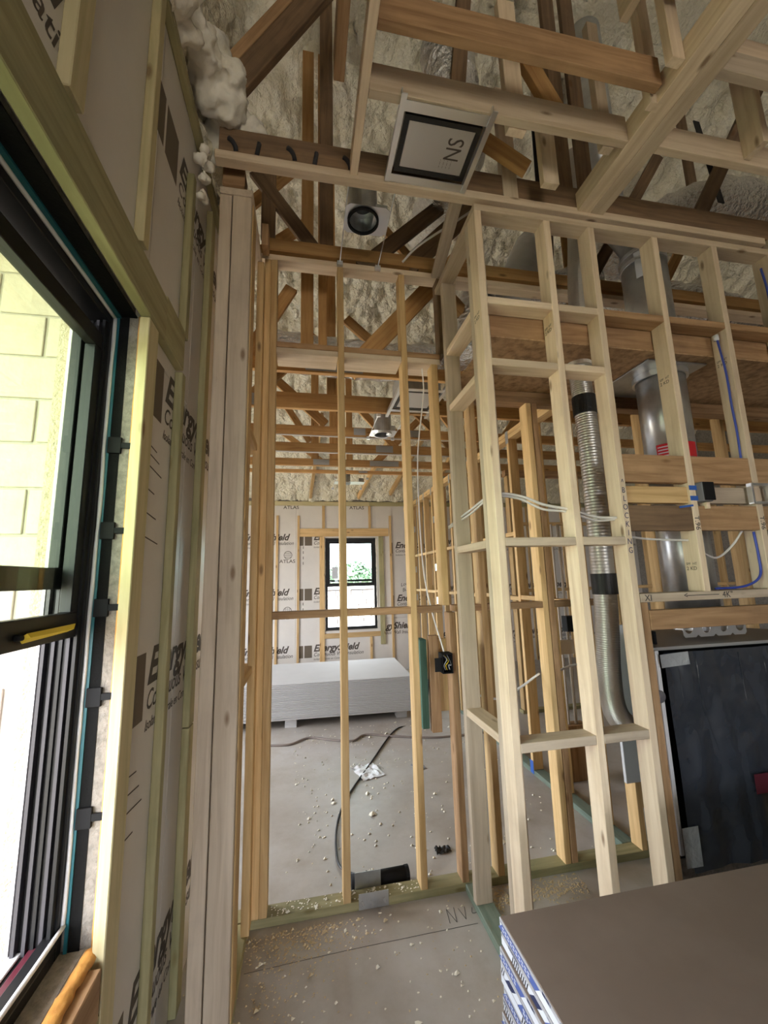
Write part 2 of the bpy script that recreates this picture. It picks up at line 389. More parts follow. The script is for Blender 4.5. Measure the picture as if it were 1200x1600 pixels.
wpart('sill_step', -.625, -.598, JY0+.03, JY1-.03, SZ+.03, SZ+.062); wpart('sill_step', -.655, -.632, JY0+.03, JY1-.03, SZ+.03, SZ+.04, mat='maroon')
wpart('sill_step', -.70, -.668, JY0+.03, JY1-.03, SZ+.03, SZ+.036, mat='gypsum_edge')
def sash(x0, x1, z0, z1, hr, glass, lab):
    f = wpart('sash_rail', x0, x1, JY0+.034, JY1-.034, z0, z0+hr); tag(f, lab)
    wpart('sash_rail', x0, x1, JY0+.034, JY1-.034, z1-.05, z1)
    for y0, y1 in ((JY0+.034, JY0+.078), (JY1-.078, JY1-.034)): wpart('sash_stile', x0, x1, y0, y1, z0+hr, z1-.05)
    xm = (x0+x1)/2
    mesh('glass_pane', [(xm, JY0+.078, z0+hr), (xm, JY1-.078, z0+hr), (xm, JY1-.078, z1-.05), (xm, JY0+.078, z1-.05)], [(0, 1, 2, 3)], glass, w1)
    return f
lo = sash(-.640, -.610, 1.527, 2.42, .066, 'glass_green', 'bottom rail of the raised sash with a yellow pull tab')
sash(-.675, -.648, 1.655, 2.455, .056, 'glass_green', 'lower rail of the fixed upper sash')
# yellow pull tab on the raised sash
mesh('pull_tab', [(-.608, 1.05, 1.552), (-.592, 1.05, 1.563), (-.590, 1.06, 1.553), (-.603, 1.055, 1.541), (-.607, 1.24, 1.556), (-.588, 1.235, 1.566), (-.586, 1.225, 1.553), (-.604, 1.23, 1.546)],
     [(0, 1, 2, 3), (7, 6, 5, 4), (0, 4, 5, 1), (1, 5, 6, 2), (2, 6, 7, 3), (3, 7, 4, 0)], 'yellow', lo)
abox('tab_clip', -.610, -.598, 1.035, 1.055, 1.548, 1.562, 'black_plastic', lo)
# reveal: rough block edge, membrane, tape, sealant, foam, clips
wpart('reveal_edge', -.557, -.516, JY1-.005, JY1-.0005, SZ, HZ, mat='block', bev=0)
wpart('flashing_membrane', -.588, -.555, JY1-.007, JY1-.001, SZ, HZ, mat='tar', bev=0)
wpart('flashing_tape', -.590, -.582, JY1-.010, JY1-.007, SZ, HZ, mat='teal', bev=0)
wpart('flashing_membrane', -.592, WX-.02, JY0, JY1-.006, HZ-.006, HZ-.001, mat='tar', bev=0)
wpart('flashing_tape', -.592, -.578, JY0, JY1-.009, HZ-.012, HZ-.006, mat='teal', bev=0)
def wob_path(a, b, n, amp):
    a, b = Vector(a), Vector(b)
    return [a.lerp(b, i/n)+Vector((random.uniform(-amp, amp), 0, random.uniform(-amp, amp)*.3)) for i in range(n+1)]
tube('sealant_bead', wob_path((-.594, JY1-.012, SZ+.06), (-.594, JY1-.012, HZ-.014), 16, .0018), .0055, 'caulk', w1, seg=8, n=3, rfun=lambda i, k: 1+.25*noise.noise(Vector((i*.4, 0, 3))))
tube('sealant_bead', wob_path((-.594, JY0+.03, HZ-.016), (-.594, JY1-.012, HZ-.016), 10, .001), .0055, 'caulk', w1, seg=8, n=3)
tube('sealant_bead', wob_path((-.592, JY0+.03, SZ+.064), (-.592, JY1-.012, SZ+.064), 10, .001), .0055, 'caulk', w1, seg=8, n=3)
bead = tube('spray_foam_bead', [(-.522, JY1-.004, SZ), (-.522, JY1-.004, 1.2), (-.522, JY1-.004, 1.9), (-.522, JY1-.004, HZ)], .007, 'foam_orange', w1, n=10, rfun=lambda i, k: 1+.3*noise.noise(Vector((i*.5, k*.6, 0))))
tube('spray_foam_bead', [(-.519, JY0, SZ+.004), (-.519, .8, SZ+.006), (-.519, JY1-.03, SZ+.002)], .016, 'foam_orange', w1, n=40, seg=14, rfun=lambda i, k: 1+.4*noise.noise(Vector((i*.35, k*.5, 9)))+.25*noise.noise(Vector((i*1.1, k*1.3, 4))))
wpart('reveal_sill', -.60, WX-.012, JY0, JY1, SZ-.03, SZ-.002, mat='pine_grey', bev=0)
for z in (1.06, 1.36, 1.60, 1.82, 2.08):
    c = wpart('mounting_clip', -.585, -.548, JY1-.016, JY1-.007, z-.025, z+.025, mat='black_plastic', bev=.001)
    abox('clip_arm', -.55, -.515, JY1-.015, JY1-.008, z-.009, z+.009, 'black_plastic', c, .001)

# ---- block wing wall outside the left window
ww = thing('wall_wing', 'pale painted block wall outside the left window', kind='structure', loc=(-1.7, 2.1, 0))
abox('mortar_bed', -2.95, -.76, 1.98, 2.16, -.15, 3.9, 'mortar', ww, 0)
for r_ in range(20):
    z = -.15+.2032*r_; x = -.764 - (.2 if r_ % 2 else 0)
    if r_ % 2: abox('block', -.764-.19, -.764, 1.972, 1.985, z+.005, z+.198, 'block_pale', ww, .003)
    while x > -2.9:
        abox('block', max(x-.397, -2.95), x-.005, 1.972-random.uniform(0, .002), 1.985, z+.005, z+.198, 'block_pale', ww, .003); x -= .4064
abox('added_shade_eave', -3.1, -.75, .5, 1.97, 3.2, 3.26, 'pine_grey', ww, 0); abox('added_shade_eave', -1.6, -.70, -3.2, .5, 3.2, 3.26, 'pine_grey', ww, 0)  # unseen eaves, added to shade the block wall outside the left window
rv = wpart('reveal_edge', -.745, -.703, JY1-.012, JY1-.001, SZ-.1, HZ, mat='block_sand', bev=.004)
wpart('reveal_edge', -.745, -.703, JY0, JY1-.012, HZ-.012, HZ-.001, mat='block_sand', bev=.004)

# ---- far wall
FY = 7.7
wf = thing('wall_far', 'far wall of printed white insulation boards with pine furring around a window', kind='structure', loc=(2, FY, 0))
WX0, WX1, WZ0, WZ1 = .37, 1.34, .76, 2.43
for a in ((-3.3, WX0, 0, 3.25), (WX1, 7.2, 0, 3.25), (WX0, WX1, 0, WZ0), (WX0, WX1, WZ1, 3.25)):
    abox('masonry', a[0], a[1], FY+.03, FY+.25, a[2], a[3], 'block', wf, 0)
fb = []
for x0, x1, z0, z1 in ((-1.40, -.16, 0, 3.06), (-.157, WX0, 0, 3.06), (WX0, WX1, 0, WZ0-.01), (WX0, WX1, WZ1+.01, 3.06), (WX1, 2.3, 0, .93), (WX1, 2.3, .933, 3.06), (2.303, 3.5, 0, 3.06), (3.503, 4.7, 0, 3.06), (4.703, 5.9, 0, 3.06), (5.903, 7.1, 0, 3.06)):
    fb.append(abox('insulation_board', x0, x1, FY, FY+.03, z0, z1, 'board', wf, .002))
abox('insulation_board', -3.1, -1.403, FY, FY+.03, 0, 3.06, 'board', wf, .002)
for i, (x, z) in enumerate(((-1.35, 1.305), (-1.35, .305), (-1.35, 2.30))): logo(fb[0], (x, FY, z), (1, 0, 0), (0, -1, 0))
for z in (1.305, 2.30): logo(fb[1], (-.09, FY, z), (1, 0, 0), (0, -1, 0), cut=(2, 4, 7))   # print ends at the window opening
logo(fb[2], (-.09, FY, .305), (1, 0, 0), (0, -1, 0))
for z in (2.13, 1.13):
    quad('printed_block', (1.645, FY-.0008, z), (1, 0, 0), (0, 0, 1), .014, .21, 'ink_rect', fb[5]); quad('board_seam', (1.636, FY-.0004, 0), (1, 0, 0), (0, 0, 1), .003, 3.06, 'board_edge', fb[5])
    text('lettering', 'EnergyShield', (1.71, FY-.0008, z+.105), (1, 0, 0), (0, 0, 1), .163, fb[5], 'ink', .35, .0055, .96); text('lettering', 'Continuous Wall Insulation', (1.71, FY-.0008, z+.02), (1, 0, 0), (0, 0, 1), .09, fb[5], 'ink', .28, .0006, .90)
    text('lettering', 'Isolation Murale en Continu', (1.71, FY-.0008, z-.045), (1, 0, 0), (0, 0, 1), .05, fb[5], 'ink', .28, 0, .9)
text('lettering', 'gyShield', (1.49, FY-.0008, .735), (1, 0, 0), (0, 0, 1), .163, fb[4], 'ink', .35, .0055, .96); text('lettering', 'ous Wall Insulation', (1.47, FY-.0008, .64), (1, 0, 0), (0, 0, 1), .09, fb[4], 'ink', .28, .0006, .90)
for k in range(4):
    for z in (.40, 1.30, 2.2): logo(fb[6+k], (2.32+1.2*k, FY, z), (1, 0, 0), (0, -1, 0))
for x, z in ((-.31, 1.99), (-.31, .99), (-.25, 2.99), (.98, 2.99)):
    n = fb[0] if x < 0 else fb[3]
    text('lettering', 'ATLAS', (x, FY-.0008, z), (1, 0, 0), (0, 0, 1), .085, n, 'ink', 0, .001, 1.15, 'CENTER')
for x, z in ((-.31, 2.07), (-.31, 1.07)):
    ring('printed_globe', (x+.01, FY-.001, z+.06), (x+.01, FY-.0002, z+.06), .075, .066, 'ink', fb[0], 20)
    for d in (-.035, 0, .035):
        quad('printed_globe_line', (x+.01-.065, FY-.0012, z+.058+d), (1, 0, 0), (0, 0, 1), .13, .004, 'ink', fb[0])
        quad('printed_globe_line', (x+.008+d, FY-.0012, z+.0), (1, 0, 0), (0, 0, 1), .004, .12, 'ink', fb[0])
text('lettering', 'Loose', (1.80, FY-.0008, 1.50), (1, 0, .25), (-.25, 0, 1), .09, fb[5], 'marker', .3); text('lettering', 'But', (1.83, FY-.0008, 1.40), (1, 0, .25), (-.25, 0, 1), .09, fb[5], 'marker', .3)
for k, z in enumerate((2.3, 2.24, 2.15, 2.05, 1.95, 1.40, 1.31, 1.22, 1.12)):
    quad('printed_rule', (-.02, FY-.0006, z), (0, 0, 1), (-1, 0, 0), .05, .012, 'ink', fb[1])
def ff(name, x0, x1, z0, z1, mat='pine_gold', d=.03): return abox(name, x0, x1, FY-d, FY-.0002, z0, z1, mat, wf)
ff('top_plate', -3.1, 1.22, 3.05, 3.13, 'treated_yellow'); ff('top_plate', 1.225, 7.1, 3.05, 3.13, 'treated')
for x in (-.545+.03, -.135, 1.60, 2.03, 2.44, 2.85, 3.26, 3.67, 4.07, 4.5, 4.9, 5.3): ff('furring_strip', x, x+.04, 0, 2.86 if x < 2.2 else 3.05)
ff('window_header', -.09, 1.585, 2.465, 2.615); ff('furring_strip', .27, .36, 0, 2.46); ff('furring_strip', 1.385, 1.475, .47, 2.46, 'treated')
ff('furring_strip', .32, .37, 2.62, 3.05); ff('furring_strip', 1.20, 1.245, 2.62, 3.05); ff('window_sill', .36, 1.384, .62, .705); ff('furring_strip', 1.185, 1.23, 0, .615)
# ---- window_2 (far)
w2 = thing('window_2', 'black framed sash window in the far wall with a view of trees and a block fence', kind='structure', loc=(.855, FY, WZ0))
def w2p(name, x0, x1, z0, z1, y0=FY+.01, y1=FY+.10, mat='black_frame', bev=.003): return abox(name, x0, x1, y0, y1, z0, z1, mat, w2, bev)
w2p('frame_jamb', WX0+.003, WX0+.05, WZ0, WZ1); w2p('frame_jamb', WX1-.05, WX1-.003, WZ0, WZ1)
w2p('frame_head', WX0+.05, WX1-.05, WZ1-.06, WZ1-.003); w2p('frame_sill', WX0+.05, WX1-.05, WZ0+.003, WZ0+.05)
w2p('sash_stile', WX0+.05, WX0+.095, 1.60, 2.33, FY+.02, FY+.05); w2p('sash_stile', WX1-.095, WX1-.05, 1.60, 2.33, FY+.02, FY+.05)
w2p('sash_rail', WX0+.05, WX1-.05, 1.535, 1.60, FY+.02, FY+.05); w2p('sash_rail', WX0+.05, WX1-.05, 2.33, 2.37, FY+.02, FY+.05)
for y_, a, b, z0, z1 in ((FY+.035, .095, .095, 1.60, 2.33), (FY+.075, .07, .07, 1.66, 2.36)):
    mesh('glass_pane', [(WX0+a, y_, z0), (WX1-b, y_, z0), (WX1-b, y_, z1), (WX0+a, y_, z1)], [(0, 1, 2, 3)], 'glass_clear', w2)
w2p('sash_rail', WX0+.05, WX1-.05, 1.62, 1.66, FY+.06, FY+.09)
quad('window_sticker', (.50, FY+.033, 1.68), (1, 0, 0), (0, 0, 1), .11, .22, 'paper_white', w2)
for x in (WX0-.002, WX1+.002):
    tube('spray_foam_bead', [(x, FY+.005, WZ0), (x, FY+.002, 1.3), (x, FY+.006, 1.9), (x, FY+.003, WZ1)], .011, 'foam_white', w2, n=14, rfun=lambda i, k: 1+.6*noise.noise(Vector((i*.8, k*.5, x))))

wlf = thing('wall_left_far', 'left wall of the far room with the window that lights its slab', kind='structure', loc=(-3.2, 5, 0))
for a in ((2.0, 3.1, 0, 6.5), (6.1, 7.95, 0, 4.2), (3.1, 6.1, 0, .5), (3.1, 6.1, 2.5, 6.0)): abox('masonry', -3.3, -3.1, a[0], a[1], a[2], a[3], 'block', wlf, 0)
# ---- walls behind the camera and to the right (unfinished masonry with openings)
wb = thing('wall_back', 'masonry wall behind the viewer with a wide patio opening', kind='structure', loc=(2, -7.1, 0))
for a in ((-.74, -.5, 0, 4.2), (2.3, 7.4, 0, 4.2), (-.5, 2.3, 2.4, 4.2)): abox('masonry', a[0], a[1], -7.2, -7.0, a[2], a[3], 'block', wb, 0)
wr = thing('wall_outer', 'outer masonry wall of the right hand rooms', kind='structure', loc=(7.2, 2, 0))
abox('masonry', 7.1, 7.3, -7.2, 7.95, 0, 6.9, 'block', wr, 0)

# ---- roof underside covered with spray foam
def roof_z(y): return 3.25+.55*(7.75-y) if y > 1.0 else 3.25+.55*6.75-.42*(1.0-y)
def roof_fn(u, v):
    x = -.62+7.75*u**1.35; y = 7.75-5.4*v
    p = Vector((x, y, 0)); z = roof_z(y)
    d = .10*lumps((x*1.0, y*.75, 0), 6.5) + .06*lumps((x, y*.8, 4), 13) + .06*fbm(Vector((x*1.6, y*1.6, 1)))
    d *= 1-.55*max(0, min(1, (y-4.6)/1.6))
    if y > 7.2: d += .05*((y-7.2)/.55)**2*(1+.8*fbm(Vector((x*5, y*5, 7))))
    return (x, y-.45*d, z-d)
ceil = thing('ceiling', 'steep roof underside covered in lumpy cream spray foam', kind='structure', loc=(3, 3, 5))
rf = grid_surface('spray_foam', 420, 300, roof_fn, 'foam', ceil); tag(rf, kind='stuff')
rb = grid_surface('spray_foam', 40, 40, lambda u, v: (-.62+7.75*u, 2.36-9.5*v, roof_z(2.36-9.5*v)-.02), 'foam', ceil)
def left_fn(u, v):
    y = -1.2+3.62*u; z = 3.72+3.6*v
    d = .09*lumps((0, y, z*.8), 7)+.05*lumps((3, y, z*.8), 13)+.05*fbm(Vector((3, y*2, z*2)))
    return (-.60+.10*v+d, y, z)
lf = grid_surface('spray_foam', 190, 150, left_fn, 'foam', ceil)
abox('roof_deck', -3.5, 7.3, 7.7, 8.2, 3.25, 3.3, 'pine_brown', ceil, 0)
mesh('roof_deck', [(-.9, 8.0, 3.26), (7.4, 8.0, 3.26), (7.4, 1.0, 7.11), (-.9, 1.0, 7.11), (-.9, -7.6, 3.51), (7.4, -7.6, 3.51)], [(0, 1, 2, 3), (3, 2, 5, 4)], 'pine_brown', ceil)
abox('gable_sheathing', -.80, -.66, -7.2, 2.42, 3.74, 7.3, 'pine_brown', ceil, 0); abox('gable_sheathing', -3.5, -.80, 2.0, 2.16, 3.9, 6.55, 'pine_brown', ceil, 0)
rl = grid_surface('spray_foam', 80, 120, lambda u, v: (-3.4+2.80*u, 7.75-5.5*v, roof_z(7.75-5.5*v)-.03-.05*lumps((u*2.8, v*5.4, 2), 7)), 'foam', ceil)
mesh('roof_deck', [(-3.6, 8.0, 3.26), (-.9, 8.0, 3.26), (-.9, 1.9, 6.615), (-3.6, 1.9, 6.615)], [(0, 1, 2, 3)], 'pine_brown', ceil)

# ================================================================== FRAMED WALLS
STUD = .038
# ---- middle wall
MY, MB = 2.36, 2.449
wm = thing('wall_middle', 'tall open stud wall with treated bottom plate between the two rooms', kind='structure', loc=(.6, 2.4, 0))
abox('bottom_plate', -.50, 2.06, MY, MB, 0, .04, 'treated', wm)
for x, m, z1 in ((-.252, 'pine_gold', 3.66), (-.213, 'pine_gold', 3.66), (.200, 'pine_gold', 3.66), (.607, 'pine_gold', 3.66), (1.045, 'pine_gold', 2.80), (1.452, 'pine_gold', 2.80), (1.955, 'pine_gold', 2.80), (1.035+.46, 'pine_brown', 2.80)):
    abox('stud', x, x+STUD, MY+(.004 if x in (1.495,) else 0), MB, .04, z1, m, wm)
abox('stud', .803, .845, MY, MB, 1.494, 3.03, 'pine_gold', wm); abox('stud', .838, .876, MY, MB, .04, 1.452, 'pine_brown', wm); abox('stud', .868, .906, MY-.004, MB-.004, 3.106, 3.66, 'truss_dark', wm)
for x in (2.36, 2.77, 3.18, 3.6): abox('stud', x, x+STUD, MY+.45, MB+.45, 0, 3.0, 'pine_gold', wm)
for a, b in ((-.175, .200), (.238, .607), (.645, .800), (.876, 1.045), (1.083, 1.452), (1.535, 1.955)):
    abox('blocking', a, b, MY, MB, 1.455, 1.493, 'pine_brown', wm)
for a, b in ((-.175, .200), (.238, .607), (.645, .868)):
    abox('blocking', a, b, MY+.006, MB+.085, 3.033, 3.070, 'pine', wm); abox('blocking', a, b, MY+.006, MB, 3.071, 3.108, 'pine_brown', wm)
abox('top_plate', -.50, 4.6, MY, MB, 3.66, 3.698, 'pine', wm); abox('top_plate', -.50, 4.6, MY+.05, MB, 3.702, 3.738, 'pine_brown', wm)
for z in (2.80, 2.839): abox('top_plate', .945, 4.6, MY, MB, z, z+.038, 'pine_brown', wm)
abox('header', .94, 4.4, 1.795, 1.833, 2.888, 3.02, 'pine_brown', wm)
os1 = abox('soffit_panel', .94, 4.4, 1.795, 2.44, 2.880, 2.8875, 'osb', wm, 0)
# ---- return post by the left wall
wp = thing('wall_return', 'short return wall of doubled posts beside the insulation boards', kind='structure', loc=(-.3, 1.95, 0))
abox('stud', -.356, -.267, 1.85, 1.888, .04, 3.562, 'pine_grey', wp); abox('stud', -.418, -.362, 1.853, 1.891, .04, 3.562, 'pine_grey', wp)
abox('stud', -.305, -.262, 1.8885, 2.0, .04, 3.562, 'pine_gold', wp); abox('stud', -.418, -.38, 1.892, 2.0, .04, 3.562, 'pine_brown', wp)
abox('top_plate', -.418, -.262, 1.845, 2.35, 3.562, 3.6, 'pine_grey', wp); abox('bottom_plate', -.418, -.262, 1.845, 2.355, 0, .04, 'treated', wp)
for z in (1.20, 2.38): abox('blocking', -.35, -.262, 2.0, 2.36, z, z+.038, 'pine_gold', wp)
abox('blocking', -.405, -.30, 1.83, 1.92, 3.60, 3.70, 'pine_brown', wp)
abox('stud', -.285, -.247, 2.27, 2.357, .04, 3.56, 'pine_gold', wp); abox('stud', -.255, -.217, 2.18, 2.269, 3.60, 3.74, 'pine_brown', wp)
# ---- chase (niche) wall at the right
NY, NB = 1.70, 1.789
wn = thing('wall_niche', 'pale stud wall of the fireplace chase with flat ladder blocking', kind='structure', loc=(1.4, 1.75, 0))
abox('top_plate', .85, 4.4, NY, NB, 3.53, 3.568, 'pine', wn); abox('bottom_plate', .89, 1.50, NY, NB, 0, .038, 'treated', wn)
for x in (.850, 1.245, 1.512): abox('stud', x, x+STUD, NY, NB, .0 if x < .9 else .038, 3.53, 'pine', wn)
abox('stud', .85, .939, NB+.001, NB+.039, .04, 3.53, 'pine_grey', wn)
st9 = [abox('stud', x, x+STUD, NY, NB, 1.556, 3.53, 'pine', wn) for x in (1.92, 2.327, 2.735, 3.14)]
abox('stud', 1.553, 1.591, NY+.002, NB, .038, 1.516, 'pine_brown', wn); abox('stud', 1.61, 1.648, NB+.001, NB+.03, .038, 1.516, 'pine_gold', wn)
abox('stud', 3.14, 3.178, NY, NB, .0, 1.516, 'pine', wn)
nx = [(.888, 1.245), (1.283, 1.512)]
for a, b in nx:
    for z in (2.668, 1.79, .925): abox('blocking', a, b, NY, NB, z, z+.038, 'pine' if z > 2 else 'pine_grey', wn)
for a, b in nx+[(1.55, 1.92), (1.958, 2.327), (2.365, 2.735)]: abox('blocking', a, b, NY, NB, 3.0, 3.038, 'pine' if b < 1.6 else 'pine_brown', wn)
mats = ['pine_brown', 'pine_brown', 'pine_brown']
for i, (a, b) in enumerate(((1.55, 1.92), (1.958, 2.327), (2.365, 2.735))):
    abox('blocking', a, b, NY+.004, NY+.042, 2.10, 2.243, 'pine_brown', wn)
    abox('blocking', a, b, NY+.014, NY+.052, 1.997, 2.082, 'pine_grey' if i else 'pine_gold', wn)
    abox('blocking', a, b, NY+.004, NY+.042, 1.856, 1.982, 'truss_dark' if i == 0 else 'pine_brown', wn)
sill = abox('sill_plate', 1.553, 3.14, NY, NB, 1.516, 1.556, 'pine_grey', wn); abox('header', 1.592, 3.14, NY-.0, NY+.038, 1.388, 1.478, 'pine_brown', wn)
abox('bottom_plate', .85, .939, NB, 2.355, 0, .040, 'treated_teal', wn)
abox('stud', .846, .935, 2.20, 2.238, .04, 3.50, 'pine_grey', wn); abox('top_plate', .85, .939, NB, 2.355, 3.53, 3.568, 'pine', wn)
for z in (3.0, 2.64, 1.79, .925): abox('blocking', .85, .939, NB+.04, 2.20, z, z+.038, 'pine', wn)
# handwriting on the chase framing
for k_, c_ in enumerate('^BLOCKING'): text('handwriting', c_, (1.531, NY-.0006, 2.085-.042*k_), (1, 0, -.05), (.05, 0, 1), .04, wn, 'marker_blue', 0, 0, .85, 'CENTER')
text('handwriting', 'XI', (1.575, NY-.0006, 1.522), (1, 0, 0), (0, 0, 1), .042, wn, 'marker'); text('handwriting', '4K"', (2.02, NY-.0006, 1.524), (1, 0, 0), (0, 0, 1), .042, wn, 'marker')
quad('handwriting', (1.81, NY-.0008, 1.538), (1, 0, 0), (0, 0, 1), .19, .003, 'marker', wn); text('handwriting', '<', (1.795, NY-.0006, 1.527), (1, 0, 0), (0, 0, 1), .04, wn, 'marker')
for x in (1.925, 2.332): text('handwriting', 'T.96', (x, NY-.0006, 1.93), (0, 0, -1), (1, 0, 0), .04, wn, 'marker')
for x, z in ((1.245, 2.90), (1.92, 2.66), (.850, 2.93), (1.92, 1.66), (2.327, 2.8)):
    text('grade_stamp', '2 KD', (x-.0006, NB-.01, z), (0, -1, 0), (0, 0, 1), .026, wn, 'ink', 0, 0, 1.0); text('grade_stamp', 'SPF  HT', (x-.0006, NB-.01, z+.026), (0, -1, 0), (0, 0, 1), .018, wn, 'ink')
# ---- right-hand wall of the far room
wr2 = thing('wall_right', 'golden stud wall running back along the right side of the far room', kind='structure', loc=(1.94, 5, 0))
abox('bottom_plate', 1.895, 1.985, 2.452, FY-.03, 0, .04, 'treated_teal', wr2)
for z, m in ((2.94, 'pine_gold'), (2.979, 'pine_gold')): abox('top_plate', 1.895, 1.985, 2.46, FY-.03, z, z+.038, m, wr2)
y = 2.62; ys = []
while y < 7.6:
    abox('stud', 1.895, 1.985, y, y+STUD, .04, 2.94, 'pine_gold', wr2); ys.append(y)
    y += .406
for i, y in enumerate(ys):
    quad('strap_plate', (1.893, y+.045, 2.90), (0, -1, 0), (0, 0, 1), .05, .12, 'gusset', wr2, .002)
    if i < 5: quad('anchor_plate', (1.893, y+.05, .01), (0, -1, 0), (0, 0, 1), .05, .10, 'tape_blue', wr2, .002)
    if y+.406 < 7.6: abox('blocking', 1.90, 1.985, y+STUD, y+.406, 1.43+.012*(i % 2), 1.468+.012*(i % 2), 'pine_gold', wr2)
    if y+.406 < 7.6 and i > 1: abox('blocking', 1.90, 1.985, y+STUD, y+.406, 2.02, 2.058, 'pine_gold', wr2)
for y in (5.66, 6.9):
    for z in (2.45, 1.75, 1.28): quad('junction_box', (1.89, y, z), (0, 1, 0), (0, 0, 1), .1, .1, 'galv', wr2, .04)
# ---- partition in the right-hand room
wq = thing('wall_rear', 'brown stud partition in the right hand room behind the chase', kind='structure', loc=(4, 4.9, 0))
abox('bottom_plate', 2.6, 7.0, 4.85, 4.94, 0, .04, 'treated', wq); abox('top_plate', 2.6, 7.0, 4.85, 4.94, 2.96, 3.04, 'pine_brown', wq)
x = 2.62
while x < 6.9:
    abox('stud', x, x+STUD, 4.85, 4.94, .04, 2.96, 'pine_gold', wq)
    abox('blocking', x+STUD, x+.406, 4.85, 4.94, 1.44, 1.478, 'pine_gold', wq); abox('blocking', x+STUD, x+.406, 4.85, 4.94, 2.3, 2.338, 'pine_gold', wq); x += .406

# ================================================================== TRUSSES
def webs(t, yc, specs, mat, th=.033):
    for n_, (x0, z0, x1, z1, w_) in enumerate(specs): board('web', (x0, yc+.0013*n_, z0), (x1, yc+.0013*n_, z1), w_, th-.0008*n_, mat, t, (0, 0, 1) if abs(x1-x0) > abs(z1-z0) else (1, 0, 0))
# truss over the chase wall, with chalk marks
t = thing('roof_truss', 'dark roof truss with black spray marks on its chord and a pale batten under it', 'truss', (1.5, 1.76, 3.69), 'roof trusses')
ch = abox('bottom_chord', -.41, 5.5, 1.745, 1.783, 3.685, 3.825, 'truss_dark', t); tag(ch, 'dark bottom chord with black sprayed arcs')
abox('batten', -.425, 2.80, 1.735, 1.785, 3.640, 3.684, 'pine', t); abox('batten', 2.83, 5.5, 1.738, 1.785, 3.642, 3.684, 'pine', t)
board('top_chord', (-.42, 1.765, 3.97), (.75, 1.765, 6.0), .115, .045, 'truss_dark', t, (-1.75, 0, 1)); board('top_chord', (-.475, 1.79, 4.06), (.67, 1.79, 6.05), .06, .09, 'pine_brown', t, (-1.75, 0, 1))
for k, x in enumerate((-.36, -.225, -.085, .05, .19)):
    pts = [(x+.05*math.cos(a)-.02, 1.7435, 3.69+.075*math.sin(a)) for a in (0.1, .5, .9, 1.3)] if k % 2 == 0 else [(x-.01, 1.7435, 3.695), (x, 1.7435, 3.76)]
    tube('spray_mark', pts, .012, 'marker', ch, seg=5, n=4)
webs(t, 1.80, [(.78, 3.8, 1.02, 5.9, .089), (1.48, 3.8, 1.5, 6.2, .089), (1.62, 3.8, 1.64, 6.3, .089), (2.4, 3.82, 3.3, 5.3, .089)], 'truss_dark')
# truss on the middle wall
t = thing('roof_truss', 'dark roof truss with crossing webs standing on the middle stud wall', 'truss', (1.5, 2.40, 3.74), 'roof trusses')
abox('bottom_chord', -.25, 5.5, 2.375, 2.413, 3.739, 3.828, 'truss_gold', t)
webs(t, 2.395, [(.134, 3.83, .138, 6.06, .089), (-.33, 4.32, .05, 3.80, .089), (.36, 3.70, .95, 4.28, .10), (.68, 3.75, 1.42, 4.55, .13), (-.24, 3.83, -.24, 4.4, .089), (1.75, 3.83, 1.9, 5.8, .089), (2.1, 3.83, 2.9, 5.1, .089), (3.2, 3.83, 3.2, 5.6, .089)], 'truss_dark')
far_lab = ['first', 'second', 'third', 'fourth', 'fifth', 'sixth']
tz = 3.082
specs = [(2.69, .092, 'truss_gold'), (3.31, .14, 'truss_gold'), (3.93, .092, 'truss_gold'), (4.47, .10, 'truss_gold'), (5.05, .092, 'truss_gold'), (5.40, .045, 'truss_gold')]
for i, (yc, h, m) in enumerate(specs):
    t = thing('roof_truss', f'orange roof truss over the far room, {far_lab[i]} behind the middle stud wall', 'truss', (1.5, yc, tz), 'roof trusses over the far room')
    cc = abox('bottom_chord', -3.08, 6.9, yc-.019, yc+.019, tz, tz+h, m, t)
    rz = roof_z(yc)-.1
    if i == 0: webs(t, yc+.03, [(.01, 3.1, .012, rz-.05, .089), (.12, 3.1, .12, rz, .06), (.30, 3.12, 1.35, 4.35, .13), (-.45, 3.1, -.1, 3.75, .089), (.95, 4.0, 1.7, 3.15, .089), (.55, 4.4, 1.25, 3.6, .07), (-.4, 4.4, .1, 5.0, .089), (-.45, 3.9, 0.0, 4.3, .089), (2.2, 3.1, 2.2, rz, .089), (2.5, 3.2, 3.4, 4.6, .089)], 'truss_gold')
    elif i == 1: webs(t, yc, [(-.5, 3.1, .1, 3.75, .10), (.35, 3.95, 1.2, 3.2, .089), (.22, 3.1, .22, rz, .08), (1.6, 3.1, 1.6, rz, .089), (2.0, 3.2, 3.0, 4.2, .089), (3.1, 3.1, 3.9, 4.3, .089)], m)
    elif i == 2: webs(t, yc, [(-.35, 3.7, .2, 3.2, .089), (.9, 4.1, 1.6, 3.15, .089), (2.1, 3.1, 2.9, 4.2, .089)], m)
    elif i == 4: webs(t, yc, [(.12, 3.1, .12, rz, .095), (.36, 3.1, .36, rz, .11), (.56, 3.1, .56, rz, .08), (.85, 3.1, 1.5, 3.75, .089), (-.4, 3.6, .2, 3.15, .07), (2.3, 3.1, 2.3, rz, .09)], m)
    elif i == 3: webs(t, yc, [(.5, 3.75, 1.05, 3.15, .08), (-.3, 3.75, .05, 3.2, .07), (1.3, 3.6, 1.75, 3.15, .08)], m)
    for x in ((.0, .20, 1.2), (-.46, .9), (.48, 1.05), (.8,), (.10, .82, 1.0), (.72,))[i]:
        quad('gusset_plate', (x, yc-.021, tz+.012), (1, 0, 0), (0, 0, 1), .2 if i in (0, 3, 4) else .12, min(h, .12)-.02, 'gusset', t, .002)
